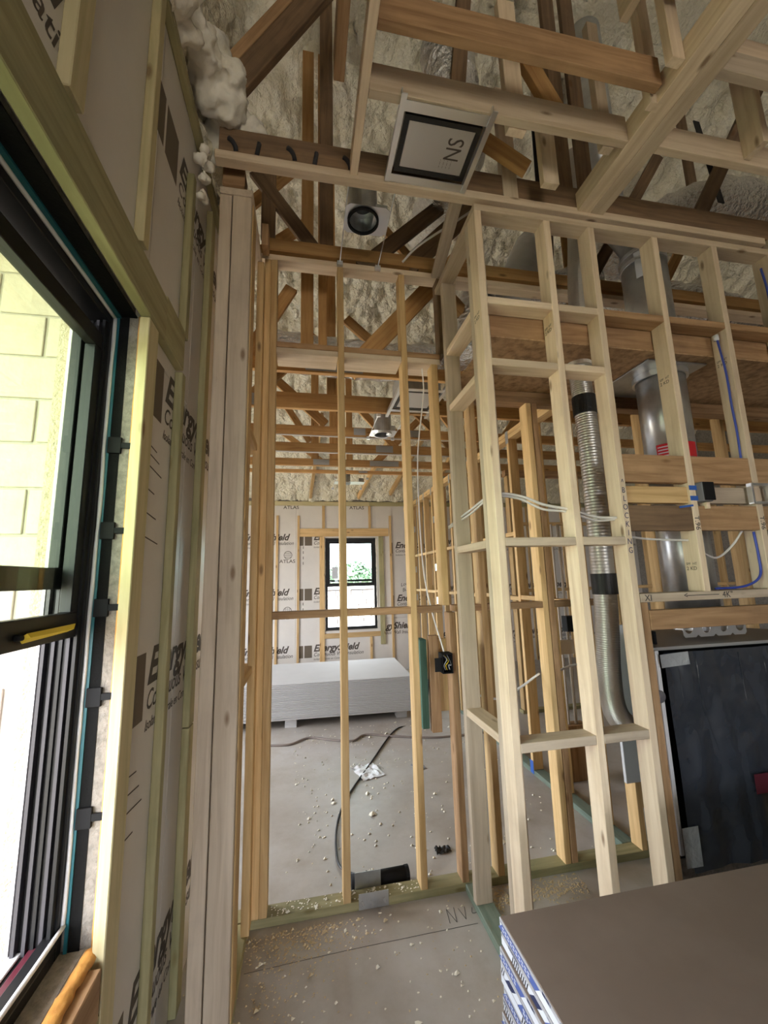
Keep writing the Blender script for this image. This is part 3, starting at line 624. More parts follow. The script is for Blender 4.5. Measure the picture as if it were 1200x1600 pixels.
for k, (x0, y0, x1, y1) in enumerate(((.25, 5.9, .1, 7.6), (1.35, 6.3, 1.0, 7.6), (2.0, 5.9, 1.6, 7.5), (2.6, 5.9, 2.4, 7.6))):
    r_ = board('jack_rafter', (x0, y0, roof_z(y0)-.14), (x1, y1, roof_z(y1)-.13), .089, .045, 'pine_gold', ceil, (0, 0, 1))

# ================================================================== SOFFIT / TRAY FRAME
sf = thing('soffit_frame', 'pale pine tray ceiling frame of crossing beams and drop cleats', 'framing', (1.4, 1.2, 3.66))
Z0 = 3.66
abox('beam', .255, 1.49, 1.36, 1.398, Z0, Z0+.14, 'pine', sf); abox('beam', 1.655, 4.2, 1.355, 1.393, Z0, Z0+.13, 'pine', sf)
abox('joist', .215, .253, -.6, 1.74, Z0, Z0+.089, 'pine', sf)
abox('beam', 1.492, 1.572, -.8, 1.74, Z0, Z0+.115, 'pine', sf); abox('beam', 1.574, 1.654, -.8, 1.74, Z0-.001, Z0+.115, 'pine', sf)
abox('beam', .255, 1.47, 1.150, 1.188, Z0+.02, Z0+.16, 'pine_brown', sf); abox('beam', .255, 3.6, .95, .988, Z0+.25, Z0+.39, 'pine_brown', sf)
abox('joist', .11, .155, -.4, 1.40, Z0+.06, Z0+.20, 'pine_brown', sf)
abox('joist', 1.30, 1.338, -.4, 1.15, Z0+.3, Z0+.44, 'pine', sf)
abox('beam', 1.655, 4.2, 1.10, 1.138, Z0+.16, Z0+.30, 'pine', sf); abox('beam', 1.655, 4.2, 1.06, 1.098, Z0+.02, Z0+.13, 'pine_grey', sf)
for x, y in ((.90, 1.40), (1.385, 1.40), (1.46, 1.20), (1.05, 1.74)): abox('cleat', x, x+.089 if x < 1.3 else x+.06, y, y+.038, Z0+(0 if y < 1.7 else -.0), Z0+.75, 'pine', sf)
abox('cleat', 1.20, 1.289, 1.60, 1.638, Z0-.01, Z0+.6, 'pine', sf); abox('cleat', 1.43, 1.49, 1.06, 1.098, Z0+.02, Z0+1.0, 'pine', sf); abox('cleat', 2.15, 2.188, 1.26, 1.355, Z0+.02, Z0+.6, 'pine', sf)
board('brace', (.93, 1.42, 4.3), (1.18, 1.42, 3.80), .089, .038, 'truss_gold', sf, (1, 0, 0)); board('brace', (1.15, 1.66, 3.78), (.85, 1.66, 3.95), .089, .038, 'truss_gold', sf, (0, 0, 1))
gb = board('brace_board', (.80, 1.80, 3.675), (.87, 2.36, 3.675), .07, .03, 'pine_grey', None, (1, 0, 0))
tag(gb, 'weathered grey brace between the batten and the middle wall beside the duct board box', 'brace')

# ================================================================== AIR REGISTER BOXES
def register(x0, x1, y0, y1, z, ylo, yhi, label, txt):
    g = thing('air_register_box', label, 'air duct', ((x0+x1)/2, (y0+y1)/2, z), 'ceiling register boxes')
    bmat = 'galv_bright'
    for x in (x0-.035, x1+.01):
        r_ = abox('hanger_rail', x, x+.025, ylo, yhi, z, z+.004, bmat, g, 0); abox('rail_flange', x, x+.004, ylo, yhi, z+.004, z+.03, bmat, r_, 0)
    for y in (y0-.055, y1+.012): abox('cross_rail', x0-.01, x1+.01, y, y+.042, z+.004, z+.008, bmat, g, 0)
    for a in ((x0, x1, y0, y0+.022), (x0, x1, y1-.022, y1), (x0, x0+.022, y0+.022, y1-.022), (x1-.022, x1, y0+.022, y1-.022)):
        abox('black_seal', a[0], a[1], a[2], a[3], z+.009, z+.022, 'black_tape', g, 0)
    p = abox('foil_board', x0+.023, x1-.023, y0+.023, y1-.023, z+.012, z+.036, 'foil_board', g, .002)
    for a in ((x0, x0+.006, y0, y1), (x1-.006, x1, y0, y1), (x0+.006, x1-.006, y0, y0+.006), (x0+.006, x1-.006, y1-.006, y1)): abox('box_side', a[0], a[1], a[2], a[3], z+.03, z+.2, 'galv', g, 0)
    abox('box_top', x0, x1, y0, y1, z+.2, z+.206, 'galv', g, 0)
    if txt:
        text('lettering', 'NS', (x1-.06, y0+.06, z+.0112), (0, -1, 0), (-1, 0, 0), .11, p, 'ink', 0, 0, .8, 'RIGHT')
        for k in range(4):
            text('lettering', '-- --- -', (x1-.085-.018*k, y1-.05, z+.0112), (0, -1, 0), (-1, 0, 0), .02, p, 'ink', 0, 0, .8, 'LEFT')
    return g
register(.425, .785, 1.425, 1.68, 3.650, 1.345, 1.733, 'square register box with printed foil board between pale beam and dark chord', True)
register(.73, 1.04, 2.86, 3.19, 3.07, 2.70, 3.36, 'square foil register box hung under orange trusses of the far room', False)

# ================================================================== RECESSED LIGHTS
def can_light(cx, cy, z, y0, y1, r_, label, dx0, dx1):
    g = thing('recessed_light', label, 'light', (cx, cy, z), 'recessed light housings')
    V, Fc = [], []; x0, x1, ya, yb = cx-dx0, cx+dx1, cy-.095, cy+.095; n = 28
    for zz in (z, z+.003):
        for k in range(n):
            a = 2*math.pi*k/n; V.append((cx+r_*math.cos(a), cy+r_*math.sin(a), zz))
        for k in range(n):
            a = 2*math.pi*k/n; c, s = math.cos(a), math.sin(a); m_ = max(abs(c), abs(s)); px, py = c/m_, s/m_
            V.append((cx+(dx1 if px > 0 else dx0)*px, cy+.095*py, zz))
    for k in range(n):
        j = (k+1) % n
        Fc += [(k, j, n+j, n+k), (2*n+k, 3*n+k, 3*n+j, 2*n+j), (n+k, n+j, 3*n+j, 3*n+k), (k, 2*n+k, 2*n+j, j)]
    mesh('mounting_plate', V, Fc, 'galv_bright', g)
    ring('trim_collar', (cx, cy, z-.014), (cx, cy, z+.001), r_+.006, r_-.006, 'galv_bright' if z < 3.5 else 'black_plastic', g, 28)
    ring('can_housing', (cx, cy, z+.0), (cx, cy, z+.19), r_, r_-.002, 'galv', g, 28)
    tube('can_top', [(cx, cy, z+.188), (cx, cy, z+.19)], r_, 'galv', g, seg=28, n=0)
    ring('inner_ring', (cx, cy, z+.09), (cx, cy, z+.10), r_-.003, r_-.03, 'galv', g, 28)
    abox('wiring_box', x1-.09, x1-.012, cy-.05, cy+.05, z+.003, z+.07, 'galv', g, .002)
    for x in (x0, x1):
        b_ = tube('hanger_bar', [(x, y0, z+.006), (x, y1, z+.006)], .0035, 'galv_bright', g, seg=6, n=0)
        for yy in (y0, y1): abox('bar_clip', x-.018, x+.018, yy-.012, yy+.012, z-.014, z+.016, 'galv_bright', b_, .002)
    return g
can_light(.318, 2.00, 3.672, 1.775, 2.345, .083, 'recessed can light housing hung between the batten and the middle wall', .103, .145)
can_light(.75, 3.78, 3.07, 3.33, 3.92, .085, 'recessed can light housing under the orange trusses of the far room', .12, .13)
can_light(.60, 6.1, 3.12, 5.8, 6.5, .085, 'small recessed light housing close to the far wall foam', .16, .3)

# ================================================================== DUCTS
def crumple(i, k): return 1+.06*noise.noise(Vector((i*.9, k*.7, 2)))+.05*math.sin(i*1.7)
def duct(pts, rad, label, mat='foil', n=10, seg=20):
    return tag(tube('insulated_duct', pts, rad, mat, None, seg=seg, n=n, rfun=crumple), label, 'air duct', 'foil wrapped ducts in the attic')
duct([(.86, 1.95, 4.95), (.90, 1.97, 4.6), (.95, 2.06, 4.28), (.98, 2.5, 4.45), (1.0, 3.0, 4.6)], .16, 'foil wrapped duct rising behind the pale beams above the register box')
duct([(2.62, 2.75, 4.4), (2.75, 2.35, 4.33), (3.05, 2.15, 4.35), (3.6, 2.2, 4.35), (4.6, 2.5, 4.4)], .20, 'fat crumpled foil duct lying beside the chimney high under the roof')
duct([(2.95, 3.25, 4.30), (3.0, 2.95, 4.18), (3.2, 2.75, 4.02), (3.6, 2.65, 3.88), (4.2, 2.8, 3.85)], .17, 'shiny foil duct sloping down to the right of the chimney')
duct([(1.95, 3.3, 4.1), (2.0, 2.85, 4.02), (2.2, 2.72, 4.05), (2.38, 2.75, 4.12)], .15, 'dull foil duct curving behind the flexible pipe')
duct([(-.3, 3.0, 3.42), (.3, 3.02, 3.40), (.8, 3.05, 3.42), (1.3, 3.15, 3.55), (1.6, 3.3, 3.8)], .15, 'pale foil duct resting across the truss chords above the middle wall')
duct([(1.25, 2.75, 3.30), (1.28, 2.78, 3.55), (1.36, 2.85, 3.8), (1.5, 3.0, 4.1)], .15, 'foil duct elbow dropping beside the dark jamb stud')
wbq = duct([(1.60, 2.64, 3.84), (1.68, 2.67, 4.0), (1.80, 2.74, 4.25), (1.95, 2.85, 4.5)], .14, 'smooth white duct boot behind the chase framing', 'white_metal')
for a, b, lab in (((.76, 2.98, 3.13), (.79, 2.98, 3.75), 'first'), ((.95, 3.0, 4.2), (1.20, 2.75, 3.6), 'second'), ((1.42, 1.95, 3.75), (1.44, 1.95, 4.6), 'third'), ((2.75, 1.9, 4.1), (2.8, 2.0, 4.9), 'fourth'), ((2.62, 2.4, 3.9), (2.80, 2.4, 4.5), 'fifth')):
    tag(board('duct_strap', a, b, .05, .006, 'strap_black', None, (1, 0, 0), 0), f'black nylon duct hanger strap, {lab} along the foil ducts from the middle wall', 'strap', 'black duct hanger straps')
# chimney pipe
CX, CY, CR = 2.19, 2.03, .13
cp = thing('chimney_pipe', 'galvanised chimney pipe with red warning labels rising from the fireplace', 'chimney', (CX, CY, 1.30))
tube('pipe_section', [(CX, CY, 1.34), (CX, CY, 2.27)], CR, 'galv', cp, seg=40, n=0); tube('pipe_section', [(CX, CY, 2.27), (CX, CY, 3.02)], CR+.003, 'galv', cp, seg=40, n=0)
tube('pipe_section', [(CX, CY, 3.0), (CX, CY, 3.72)], CR, 'galv', cp, seg=40, n=0)
tube('pipe_elbow', [(CX, CY, 3.70), (CX, CY, 3.82), (CX, CY+.10, 4.05), (CX, CY+.24, 4.3), (CX, CY+.25, 4.45)], CR, 'galv', cp, seg=40, n=6)
tube('pipe_section', [(CX, CY+.25, 4.45), (CX, CY+.25, 5.95)], CR, 'galv', cp, seg=40, n=0)
for z in (1.345, 2.255, 2.285, 3.64, 3.70): ring('joint_band', (CX, CY, z-.012), (CX, CY, z+.012), CR+.007, CR-.002, 'galv_bright', cp, 40)
def curved_label(name, z0, z1, a0, a1, mat, parent, yoff=0, rr=None):
    R_ = rr or CR+.0045; V = []; n = 8
    for i in range(n+1):
        a = math.radians(a0+(a1-a0)*i/n)
        for z in (z0, z1): V.append((CX+R_*math.cos(a), CY+yoff+R_*math.sin(a), z))
    return mesh(name, V, [(2*i, 2*i+2, 2*i+3, 2*i+1) for i in range(n)], mat, parent)
for a0, a1 in ((195, 232), (255, 292), (310, 345)): curved_label('warning_label', 2.31, 2.40, a0, a1, 'red_label', cp)
for k in range(4): curved_label('label_print', 2.325+.018*k, 2.331+.018*k, 198, 228, 'paper_white', cp, rr=CR+.0052)
curved_label('rating_label', 3.5, 3.68, 205, 235, 'paper_white', cp); curved_label('rating_label', 2.05, 2.2, 222, 240, 'paper_white', cp)
curved_label('warning_label', 1.385, 1.43, 200, 235, 'red_label', cp); curved_label('warning_label', 1.385, 1.43, 250, 295, 'red_label', cp)
curved_label('warning_label', 5.6, 5.72, 215, 255, 'red_label', cp, .25)
fs = thing('firestop_plate', 'galvanised firestop plate around the chimney where it passes the panel', 'firestop', (CX, CY, 2.88))
abox('plate', CX-.24, CX+.17, CY-.17, CY+.30, 2.869, 2.879, 'galv', fs, .002); ring('collar', (CX, CY, 2.835), (CX, CY, 2.8685), CR+.02, CR+.006, 'galv_bright', fs, 40)
# corrugated flexible pipe
def corr(i, k): return 1+(.011 if i % 2 else -.011)
fpz = [(1.60, 1.985, 3.0-.04*i) for i in range(0, 0)]
fp = thing('flexible_pipe', 'corrugated aluminium flexible pipe with black tape bands curving into the fireplace', 'pipe', (1.63, 1.99, .9))
path = smooth_path([(1.585, 1.985, 2.87), (1.60, 1.985, 2.5), (1.60, 1.985, 2.0), (1.592, 1.985, 1.5), (1.565, 1.985, 1.15), (1.57, 1.985, .98), (1.62, 1.985, .89), (1.70, 1.985, .86), (1.82, 1.985, .86)], 60)
tube('pipe', path, .058, 'flex_metal', fp, seg=44, n=0, rfun=corr)
ring('pipe_rim', (1.585, 1.985, 2.855), (1.585, 1.985, 2.876), .075, .05, 'foam_white', fp, 24)
for z, x in ((2.62, 1.597), (1.60, 1.597)): ring('tape_band', (x, 1.985, z-.055), (x, 1.985, z+.055), .064, .055, 'black_tape', fp, 28)
fp2 = tube('flexible_pipe', smooth_path([(1.675, 2.05, 2.90), (1.69, 2.05, 3.4), (1.735, 2.05, 3.85), (1.80, 2.08, 4.5)], 60), .056, 'flex_metal', None, seg=24, n=0, rfun=corr)
tag(fp2, 'upper length of corrugated flexible pipe above the header panel', 'pipe')

# ================================================================== FIREPLACE
fx0, fx1, fy0, fz0, fz1 = 1.655, 3.02, 1.765, .36, 1.285
fi = thing('fireplace', 'prefabricated steel fireplace with its front wrapped in dark plastic film', 'fireplace', (2.3, 2.1, .36))
def prism(name, x0, x1, y0, xb0, xb1, y1, z0, z1, mat, parent):
    V = [(x, y, z) for z in (z0, z1) for x, y in ((x0, y0), (x1, y0), (xb1, y1), (xb0, y1))]
    return mesh(name, V, [(0, 1, 2, 3), (4, 5, 6, 7), (0, 1, 5, 4), (1, 2, 6, 5), (2, 3, 7, 6), (3, 0, 4, 7)], mat, parent)
prism('firebox', fx0+.012, fx1-.012, fy0+.045, 2.10, 2.62, 2.33, fz0, fz1-.01, 'black_plastic', fi); abox('front_frame', fx0, fx0+.02, fy0, fy0+.10, fz0+.04, fz1-.004, 'white_metal', fi, .002)
abox('front_frame', fx1-.02, fx1, fy0, fy0+.10, fz0+.04, fz1-.004, 'white_metal', fi, .002); prism('top_panel', fx0, fx1, fy0+.03, 2.08, 2.64, 2.34, fz1-.01, fz1+.005, 'grey_metal', fi)
def film_fn(u, v):
    x = fx0+.035+(fx1-fx0-.05)*u; z = .345+(fz1-.36)*v
    y = fy0-.006-.016*abs(noise.noise(Vector((x*7+z*.8, z*.9, 2))))-.020*(1-v)*(.5+noise.noise(Vector((x*9, .3, 1))))
    return (x+.02*(1-v)*noise.noise(Vector((z*3, x, 5))), y, z)
fm = grid_surface('plastic_film', 90, 60, film_fn, 'film', fi); tag(fm, 'dark glossy protective film with creases')
quad('film_stripe', (fx0+.42, fy0-.034, .62), (1, 0, 0), (0, 0, 1), .7, .085, 'maroon', fi, .001)
for k, (x, z, l, a) in enumerate(((1.83, .42, .85, .06), (1.98, .4, .86, .10), (2.16, .4, .85, .03), (2.33, .42, .8, .05))):
    tube('film_crease', [(x, fy0-.020, z), (x-a*.3, fy0-.014, z+l*.35), (x-a, fy0-.012, z+l*.7), (x-a*1.1, fy0-.010, z+l)], 
         .0012, 'film', fi, seg=5, n=6)
quad('clear_tape', (fx0+.01, fy0-.016, 1.205), (1, 0, .05), (0, 0, 1), .16, .06, 'clear_film', fi, .001); quad('clear_tape', (fx0-.015, fy0-.03, .37), (1, 0, 0), (.1, 0, 1), .085, .16, 'clear_film', fi, .002)
tube('knob', [(fx0-.02, fy0-.02, 1.08), (fx0-.02, fy0+.015, 1.08)], .028, 'grey_plastic', fi, seg=16, n=0)
abox('bracket', fx0+.02, fx0+.07, fy0+.12, fy0+.2, fz1+.006, fz1+.075, 'grey_plastic', fi); abox('bracket', fx0+.10, fx0+.115, fy0+.10, fy0+.25, fz1+.006, fz1+.07, 'black_plastic', fi)
def holed_strip(name, cx, x_a, x_b, z_a, z_b, y0, r_, mat, parent, n=20):
    V, Fc = [], []; edges = [x_a]+[(a+b)/2 for a, b in zip(cx, cx[1:])]+[x_b]; zc = (z_a+z_b)/2
    for c, l, r in zip(cx, edges, edges[1:]):
        b = len(V)
        for yy in (y0, y0+.003):
            for k in range(n): a = 2*math.pi*k/n; V.append((c+r_*math.cos(a), yy, zc+r_*math.sin(a)))
            for k in range(n):
                a = 2*math.pi*k/n; p, q = math.cos(a), math.sin(a); m_ = max(abs(p), abs(q)); p, q = p/m_, q/m_
                V.append((c+(r-c if p > 0 else c-l)*p, yy, zc+(z_b-z_a)/2*q))
        for k in range(n):
            j = (k+1) % n
            Fc += [(b+k, b+j, b+n+j, b+n+k), (b+2*n+k, b+3*n+k, b+3*n+j, b+2*n+j), (b+k, b+2*n+k, b+2*n+j, b+j), (b+n+k, b+n+j, b+3*n+j, b+3*n+k)]
    return mesh(name, V, Fc, mat, parent)
hb = holed_strip('hanger_strip', [1.965, 2.075, 2.185, 2.29], 1.93, 2.33, fz1+.03, fz1+.12, 1.86, .026, 'galv_bright', fi)
he = prism('hearth_block', 1.63, 3.05, 1.83, 2.06, 2.66, 2.34, 0, .358, 'block', None); tag(he, 'rough grey concrete base under the fireplace', 'hearth')
wpn = abox('metal_panel', 1.88, 2.05, 2.335, 2.357, .42, 1.33, 'white_metal', None, .002); tag(wpn, 'white enamelled steel panel fixed to the middle wall behind the flexible pipe', 'panel')

ORD = 'first second third fourth fifth sixth seventh eighth ninth tenth eleventh twelfth thirteenth fourteenth fifteenth sixteenth seventeenth eighteenth nineteenth twentieth'.split()
ORD += ['twenty-'+o for o in ORD[:9]]
# ================================================================== DRYWALL IN THE FOREGROUND
DX, DYB, DZ, PT = .54, 1.23, .72, .0318
lay = 22
for k in range(lay):
    z1 = DZ-k*PT; ox = 0 if k == 0 else random.uniform(-.010, .0); oy = 0 if k == 0 else random.uniform(-.012, .006)
    lab = 'topmost brown faced drywall pair with a blue end label on the foreground pile' if k == 0 else f'brown drywall pair, {ORD[k]} from the top of the taped foreground pile'
    g = thing('drywall_bundle', lab, 'drywall', (DX+ox+1.5, DYB+oy-.6, z1-PT), 'taped drywall pairs in the foreground pile')
    x0, y1 = DX+ox, DYB+oy
    for j in range(2):
        a = z1-PT/2*(j+1)+.0004; s = abox('sheet', x0, x0+3.6, y1-1.22, y1, a, a+PT/2-.0006, 'drywall_brown', g, .0015)
    abox('paper_edge', x0+.001, x0+3.6, y1+.0001, y1+.0006, z1-PT+.002, z1-.002, 'gypsum_edge', g, 0)
    tp = abox('end_tape', x0-.0012, x0-.0002, y1-1.22, y1, z1-PT+.001, z1-.002, 'paper_white', g, 0)
    xx = x0-.0016
    def para(nm, ya, yb, za, zb, mat, sl=0.0, d=0.0):
        ya, yb = max(ya, y1-1.21), min(yb, y1-.003)
        if yb-ya < .0015: return
        z_a, z_b = z1-PT+PT*za, z1-PT+PT*zb; X = xx-d
        mesh(nm, [(X, ya+sl, z_a), (X, yb+sl, z_a), (X, yb-sl, z_b), (X, ya-sl, z_b)], [(0, 1, 2, 3)], mat, tp)
    para('label_band', y1-1.21, y1, .66, .93, 'paper_grey')
    off = 0 if k == 0 else .05+.46*((k*.37) % 1)
    for rep_ in range(-1, 3):
        yy = y1-off-.46*rep_
        if k > 9 and rep_ > 0: continue
        para('blue_label', yy-.19, yy, .05, .66, 'paper_blue', .012, .0002); para('label_edge', yy-.16, yy, .66, .72, 'paper_navy', 0, .0002)
        for q in range(2):
            for i in range(10): para('label_print', yy-.155+.0145*i, yy-.146+.0145*i, .20+.22*q, .32+.22*q, 'paper_white', 0, .0005)
        for i in range(7): para('barcode', yy-.215-.005*i, yy-.212-.005*i+(.0012 if i % 3 else 0), .70, .90, 'paper_navy', 0, .0004)
        for i in range(9): para('wave_stripe', yy-.305-.009*i, yy-.301-.009*i, .06, .62, 'grey_track', .004, .0004)
        for i in range(9): para('barcode', yy-.285-.0062*i, yy-.2815-.0062*i, .66, .90, 'paper_navy', 0, .0004)
        para('navy_patch', yy-.43, yy-.395, .05, .60, 'paper_navy', .012, .0003)
# supports under the pile
for x in (.75, 1.6, 2.6, 3.6): tag(abox('pile_support', x, x+.1, DYB-1.15, DYB-.05, 0, DZ-lay*PT-.001, 'gypsum', None), 'gypsum runner block holding the foreground drywall pile off the slab', 'support', 'runner blocks under the foreground pile')

# ================================================================== DRYWALL IN THE FAR ROOM
sh = .0159; ns = 25; base = .09
def hexa(name, xa, xb, ya, yb, z0, z1, mat, parent, rot): return None
rot = Matrix.Rotation(math.radians(-2.0), 4, 'Z')
for k in range(ns):
    z0 = base+k*sh; top = k == ns-1
    ox = random.uniform(-.006, .006); oy = random.uniform(-.006, .006)
    c = Vector((-.52+ox, 5.72+oy, z0+sh/2))
    o = put('drywall_sheet', boxmesh(3.66, 1.21, sh-.0022, 'drywall_grey', .004), 'drywall_grey', None, Matrix.Translation(c) @ rot)
    tag(o, 'topmost white drywall sheet on the pile under the far window' if top else f'white drywall sheet, {ORD[ns-1-k]} from the top of the pile under the far window', 'drywall', 'drywall sheets piled in the far room')
for k, x in enumerate((-2.0+.35, -1.1, -.15, 1.16)):
    g = thing('pile_support', 'gypsum runner block holding the far drywall pile off the slab', 'support', (x, 5.7, 0), 'runner blocks under the far pile')
    for j in range(5): board('gypsum_strip', (x-.02*0, 5.14, .009+.018*j), (x+.04, 6.27, .009+.018*j), .13, .0165, 'gypsum_edge', g, (1, 0, 0), .001)

# ================================================================== SMALL THINGS
def cable(name, pts, rad, mat, label, group=None, n=8):
    return tag(tube(name, pts, rad, mat, None, seg=7, n=n), label, 'cable', group)
cable('floor_cable', [(-.4, 4.66, .008), (-.15, 4.62, .008), (.05, 4.75, .008), (.3, 4.62, .008), (.5, 4.55, .008), (.65, 4.68, .008), (.95, 4.55, .008), (1.3, 4.42, .008), (1.6, 4.40, .008), (1.88, 4.35, .03)], .012, 'cable_brown', 'brown extension cable snaking over the far room slab')
cable('power_lead', [(.335, 2.47, .10), (.31, 2.56, .03), (.20, 2.75, .008), (.27, 3.3, .008), (.60, 4.0, .008), (1.0, 4.75, .008), (1.28, 4.85, .01), (1.36, 4.7, .3), (1.26, 4.2, .9)], .007, 'cable_black', 'black power lead running over the slab to the bottom plate')
cable('wall_cable', [(.86, 2.345, 1.96), (.90, 2.1, 2.02), (.88, 1.78, 2.04), (1.0, 1.745, 2.03), (1.12, 1.745, 1.99), (1.26, 1.745, 1.965), (1.40, 1.745, 1.93), (1.52, 1.745, 1.925)], .007, 'cable_white', 'white twin cable passing through the chase studs above the blocking')
cable('wall_cable', [(.86, 2.345, 1.95), (.90, 2.1, 2.0), (.88, 1.79, 2.03), (1.0, 1.757, 2.02), (1.12, 1.757, 1.97), (1.26, 1.757, 1.955), (1.40, 1.757, 1.915), (1.52, 1.757, 1.92)], .006, 'cable_white', 'grey cable running just under the white twin cable')
cable('wall_cable', [(1.55, 1.77, 1.84), (1.7, 1.76, 1.82), (1.93, 1.75, 1.81)], .0055, 'cable_white', 'pale cable drooping in front of the chimney under the dark blocking')
cable('wall_cable', [(1.97, 1.75, 1.76), (2.1, 1.77, 1.72), (2.2, 1.76, 1.78), (2.27, 1.75, 1.86)], .0055, 'cable_white', 'pale cable looping to the right of the chimney under the blocking')
cable('blue_cable', [(2.30, 1.735, 2.95), (2.315, 1.73, 2.75), (2.315, 1.73, 2.55), (2.32, 1.73, 2.40), (2.322, 1.735, 2.24)], .0055, 'cable_blue', 'blue data cable stapled down the chase stud')
cable('blue_cable', [(2.322, 1.735, 1.85), (2.32, 1.73, 1.72), (2.30, 1.725, 1.62), (2.20, 1.73, 1.572), (2.03, 1.74, 1.565)], .006, 'cable_blue', 'blue data cable curling onto the sill plate')
cable('blue_cable', [(2.72, 1.735, 3.46), (2.73, 1.73, 3.3), (2.725, 1.735, 3.1), (2.715, 1.74, 3.05)], .006, 'cable_blue', 'blue data cable hanging below the chase top plate')
cp_ = tube('cable_cap', [(2.295, 1.735, 2.945), (2.293, 1.735, 2.975)], .014, 'paper_white', None, seg=12, n=0); tag(cp_, 'white foam plug where the blue cable comes through the block', 'plug')
cable('attic_cable', [(.62, 2.30, 3.70), (.72, 2.2, 3.76), (1.02, 2.0, 3.88), (1.0, 1.84, 3.86), (1.4, 1.83, 3.85), (2.0, 1.83, 3.80), (2.6, 1.74, 3.84)], .007, 'cable_white', 'grey cable looping from the can light along the dark chord')
cable('attic_cable', [(-.4, 3.92, 3.075), (.2, 3.925, 3.074), (.55, 3.93, 3.074), (1.6, 3.925, 3.075)], .007, 'cable_white', 'white cable stapled under the orange chords beside the can light')
cable('attic_cable', [(-.4, 4.455, 3.074), (.3, 4.46, 3.073), (.9, 4.455, 3.073), (1.7, 4.46, 3.074)], .008, 'cable_white', 'white cable stapled under the orange chords deeper in the far room')
cable('attic_cable', [(.755, 2.41, 3.02), (.77, 2.44, 2.9), (.755, 2.45, 2.75), (.72, 2.47, 2.45), (.71, 2.46, 2.1), (.72, 2.45, 1.7), (.76, 2.44, 1.45), (.80, 2.42, 1.28), (.81, 2.40, 1.22)], .0045, 'cable_white', 'thin white cable hanging down the right stud bay to the black box')
cable('attic_cable', [(1.45, 2.9, 2.93), (1.47, 2.9, 2.6), (1.5, 2.9, 2.2), (1.49, 2.9, 1.9)], .007, 'cable_white', 'white cable hanging from the top plate of the right stud wall')
cable('attic_cable', [(.95, 2.47, .98), (1.15, 2.46, .92), (1.3, 2.46, .97), (1.44, 2.45, 1.05)], .007, 'cable_white', 'grey cable sagging low between the studs behind the chase')
cable('attic_cable', [(1.50, 2.47, 1.02), (1.7, 2.47, 1.08), (1.9, 2.46, 1.07)], .007, 'cable_white', 'grey cable sagging low beside the flexible pipe')
for x in (2.17, 2.24):
    tag(tube('conduit', [(x, 3.3, .42), (x, 3.3, 2.1)], .013, 'pvc', None, seg=10, n=0), 'thin pale conduit rising behind the right stud wall', 'conduit', 'pair of pale conduits')
tag(abox('conduit_clamp', 2.14, 2.27, 3.27, 3.285, .98, 1.10, 'pvc', None), 'pale clamp block joining the pair of conduits', 'clamp')
tag(abox('stub_block', 2.10, 2.32, 3.25, 3.36, 0, .42, 'pine_brown', None), 'short timber block under the pair of conduits', 'block')
# electrical boxes
eb = thing('outlet_box', 'black plastic outlet box nailed to the brown jamb stud', 'outlet box', (.80, 2.35, 1.17))
for a in ((.775, .838, 2.345, 2.351, 1.12, 1.222),): abox('box_back', .775, .838, 2.40, 2.405, 1.115, 1.225, 'black_plastic', eb)
for a in ((.775, .781, 1.115, 1.225), (.832, .838, 1.115, 1.225), (.781, .832, 1.115, 1.121), (.781, .832, 1.219, 1.225)): abox('box_side', a[0], a[1], 2.335, 2.40, a[2], a[3], 'black_plastic', eb, .001)
abox('mounting_ear', .735, .774, 2.352, 2.358, 1.125, 1.20, 'black_plastic', eb)
for k, (m, x) in enumerate((('paper_white', .795), ('yellow', .805), ('cable_black', .815), ('paper_white', .822))):
    tube('wire', [(x, 2.395, 1.21), (x+.01, 2.35, 1.19-.01*k), (x-.008, 2.345, 1.16), (x+.004, 2.36, 1.13)], .0022, m, eb, seg=5, n=4)
e2 = thing('outlet_box', 'grey outlet box marked with blue tape on the middle chase stud', 'outlet box', (1.99, 1.68, 2.05))
abox('box_body', 1.962, 2.022, 1.668, 1.75, 2.0, 2.10, 'grey_plastic', e2, .004); abox('box_rim', 1.965, 2.03, 1.662, 1.669, 2.005, 2.098, 'black_plastic', e2, .002)
abox('wood_shim', 2.0, 2.022, 1.69, 1.73, 1.965, 1.999, 'pine', e2)
for z in (2.008, 2.062): quad('blue_tape', (1.916, 1.6985, z), (1, 0, 0), (0, 0, 1), .046, .024, 'tape_blue', e2, .001)
quad('blue_tape', (1.845, 1.70, 1.968), (1, 0, .12), (-.12, 0, 1), .085, .010, 'tape_blue', e2, .001)
e3 = thing('mounting_bracket', 'open galvanised low voltage bracket on the right chase stud', 'bracket', (2.34, 1.69, 2.05))
for a in ((2.275, 2.287, 1.99, 2.10), (2.383, 2.395, 1.99, 2.10), (2.287, 2.383, 1.99, 2.002), (2.287, 2.383, 2.088, 2.10)): abox('bracket_side', a[0], a[1], 1.672, 1.699, a[2], a[3], 'galv_bright', e3, .001)
e4 = abox('outlet_box', 1.70, 1.77, 2.50, 2.56, 1.28, 1.38, 'black_plastic', None, .003); tag(e4, 'small dark outlet box on a stud behind the chase', 'outlet box')
# short boards hanging by the black box
tag(abox('scrap_board', .690, .732, 2.50, 2.59, .775, 1.285, 'treated_green', None), 'short green treated board beside the black outlet box', 'board')
tag(abox('scrap_board', .740, .800, 2.47, 2.508, .76, 1.31, 'pine_brown', None), 'short brown board between the green board and the black outlet box', 'board')
tag(abox('scrap_board', .80, .88, 2.52, 2.558, .86, 1.28, 'pine_gold', None), 'short golden board behind the black outlet box', 'board')
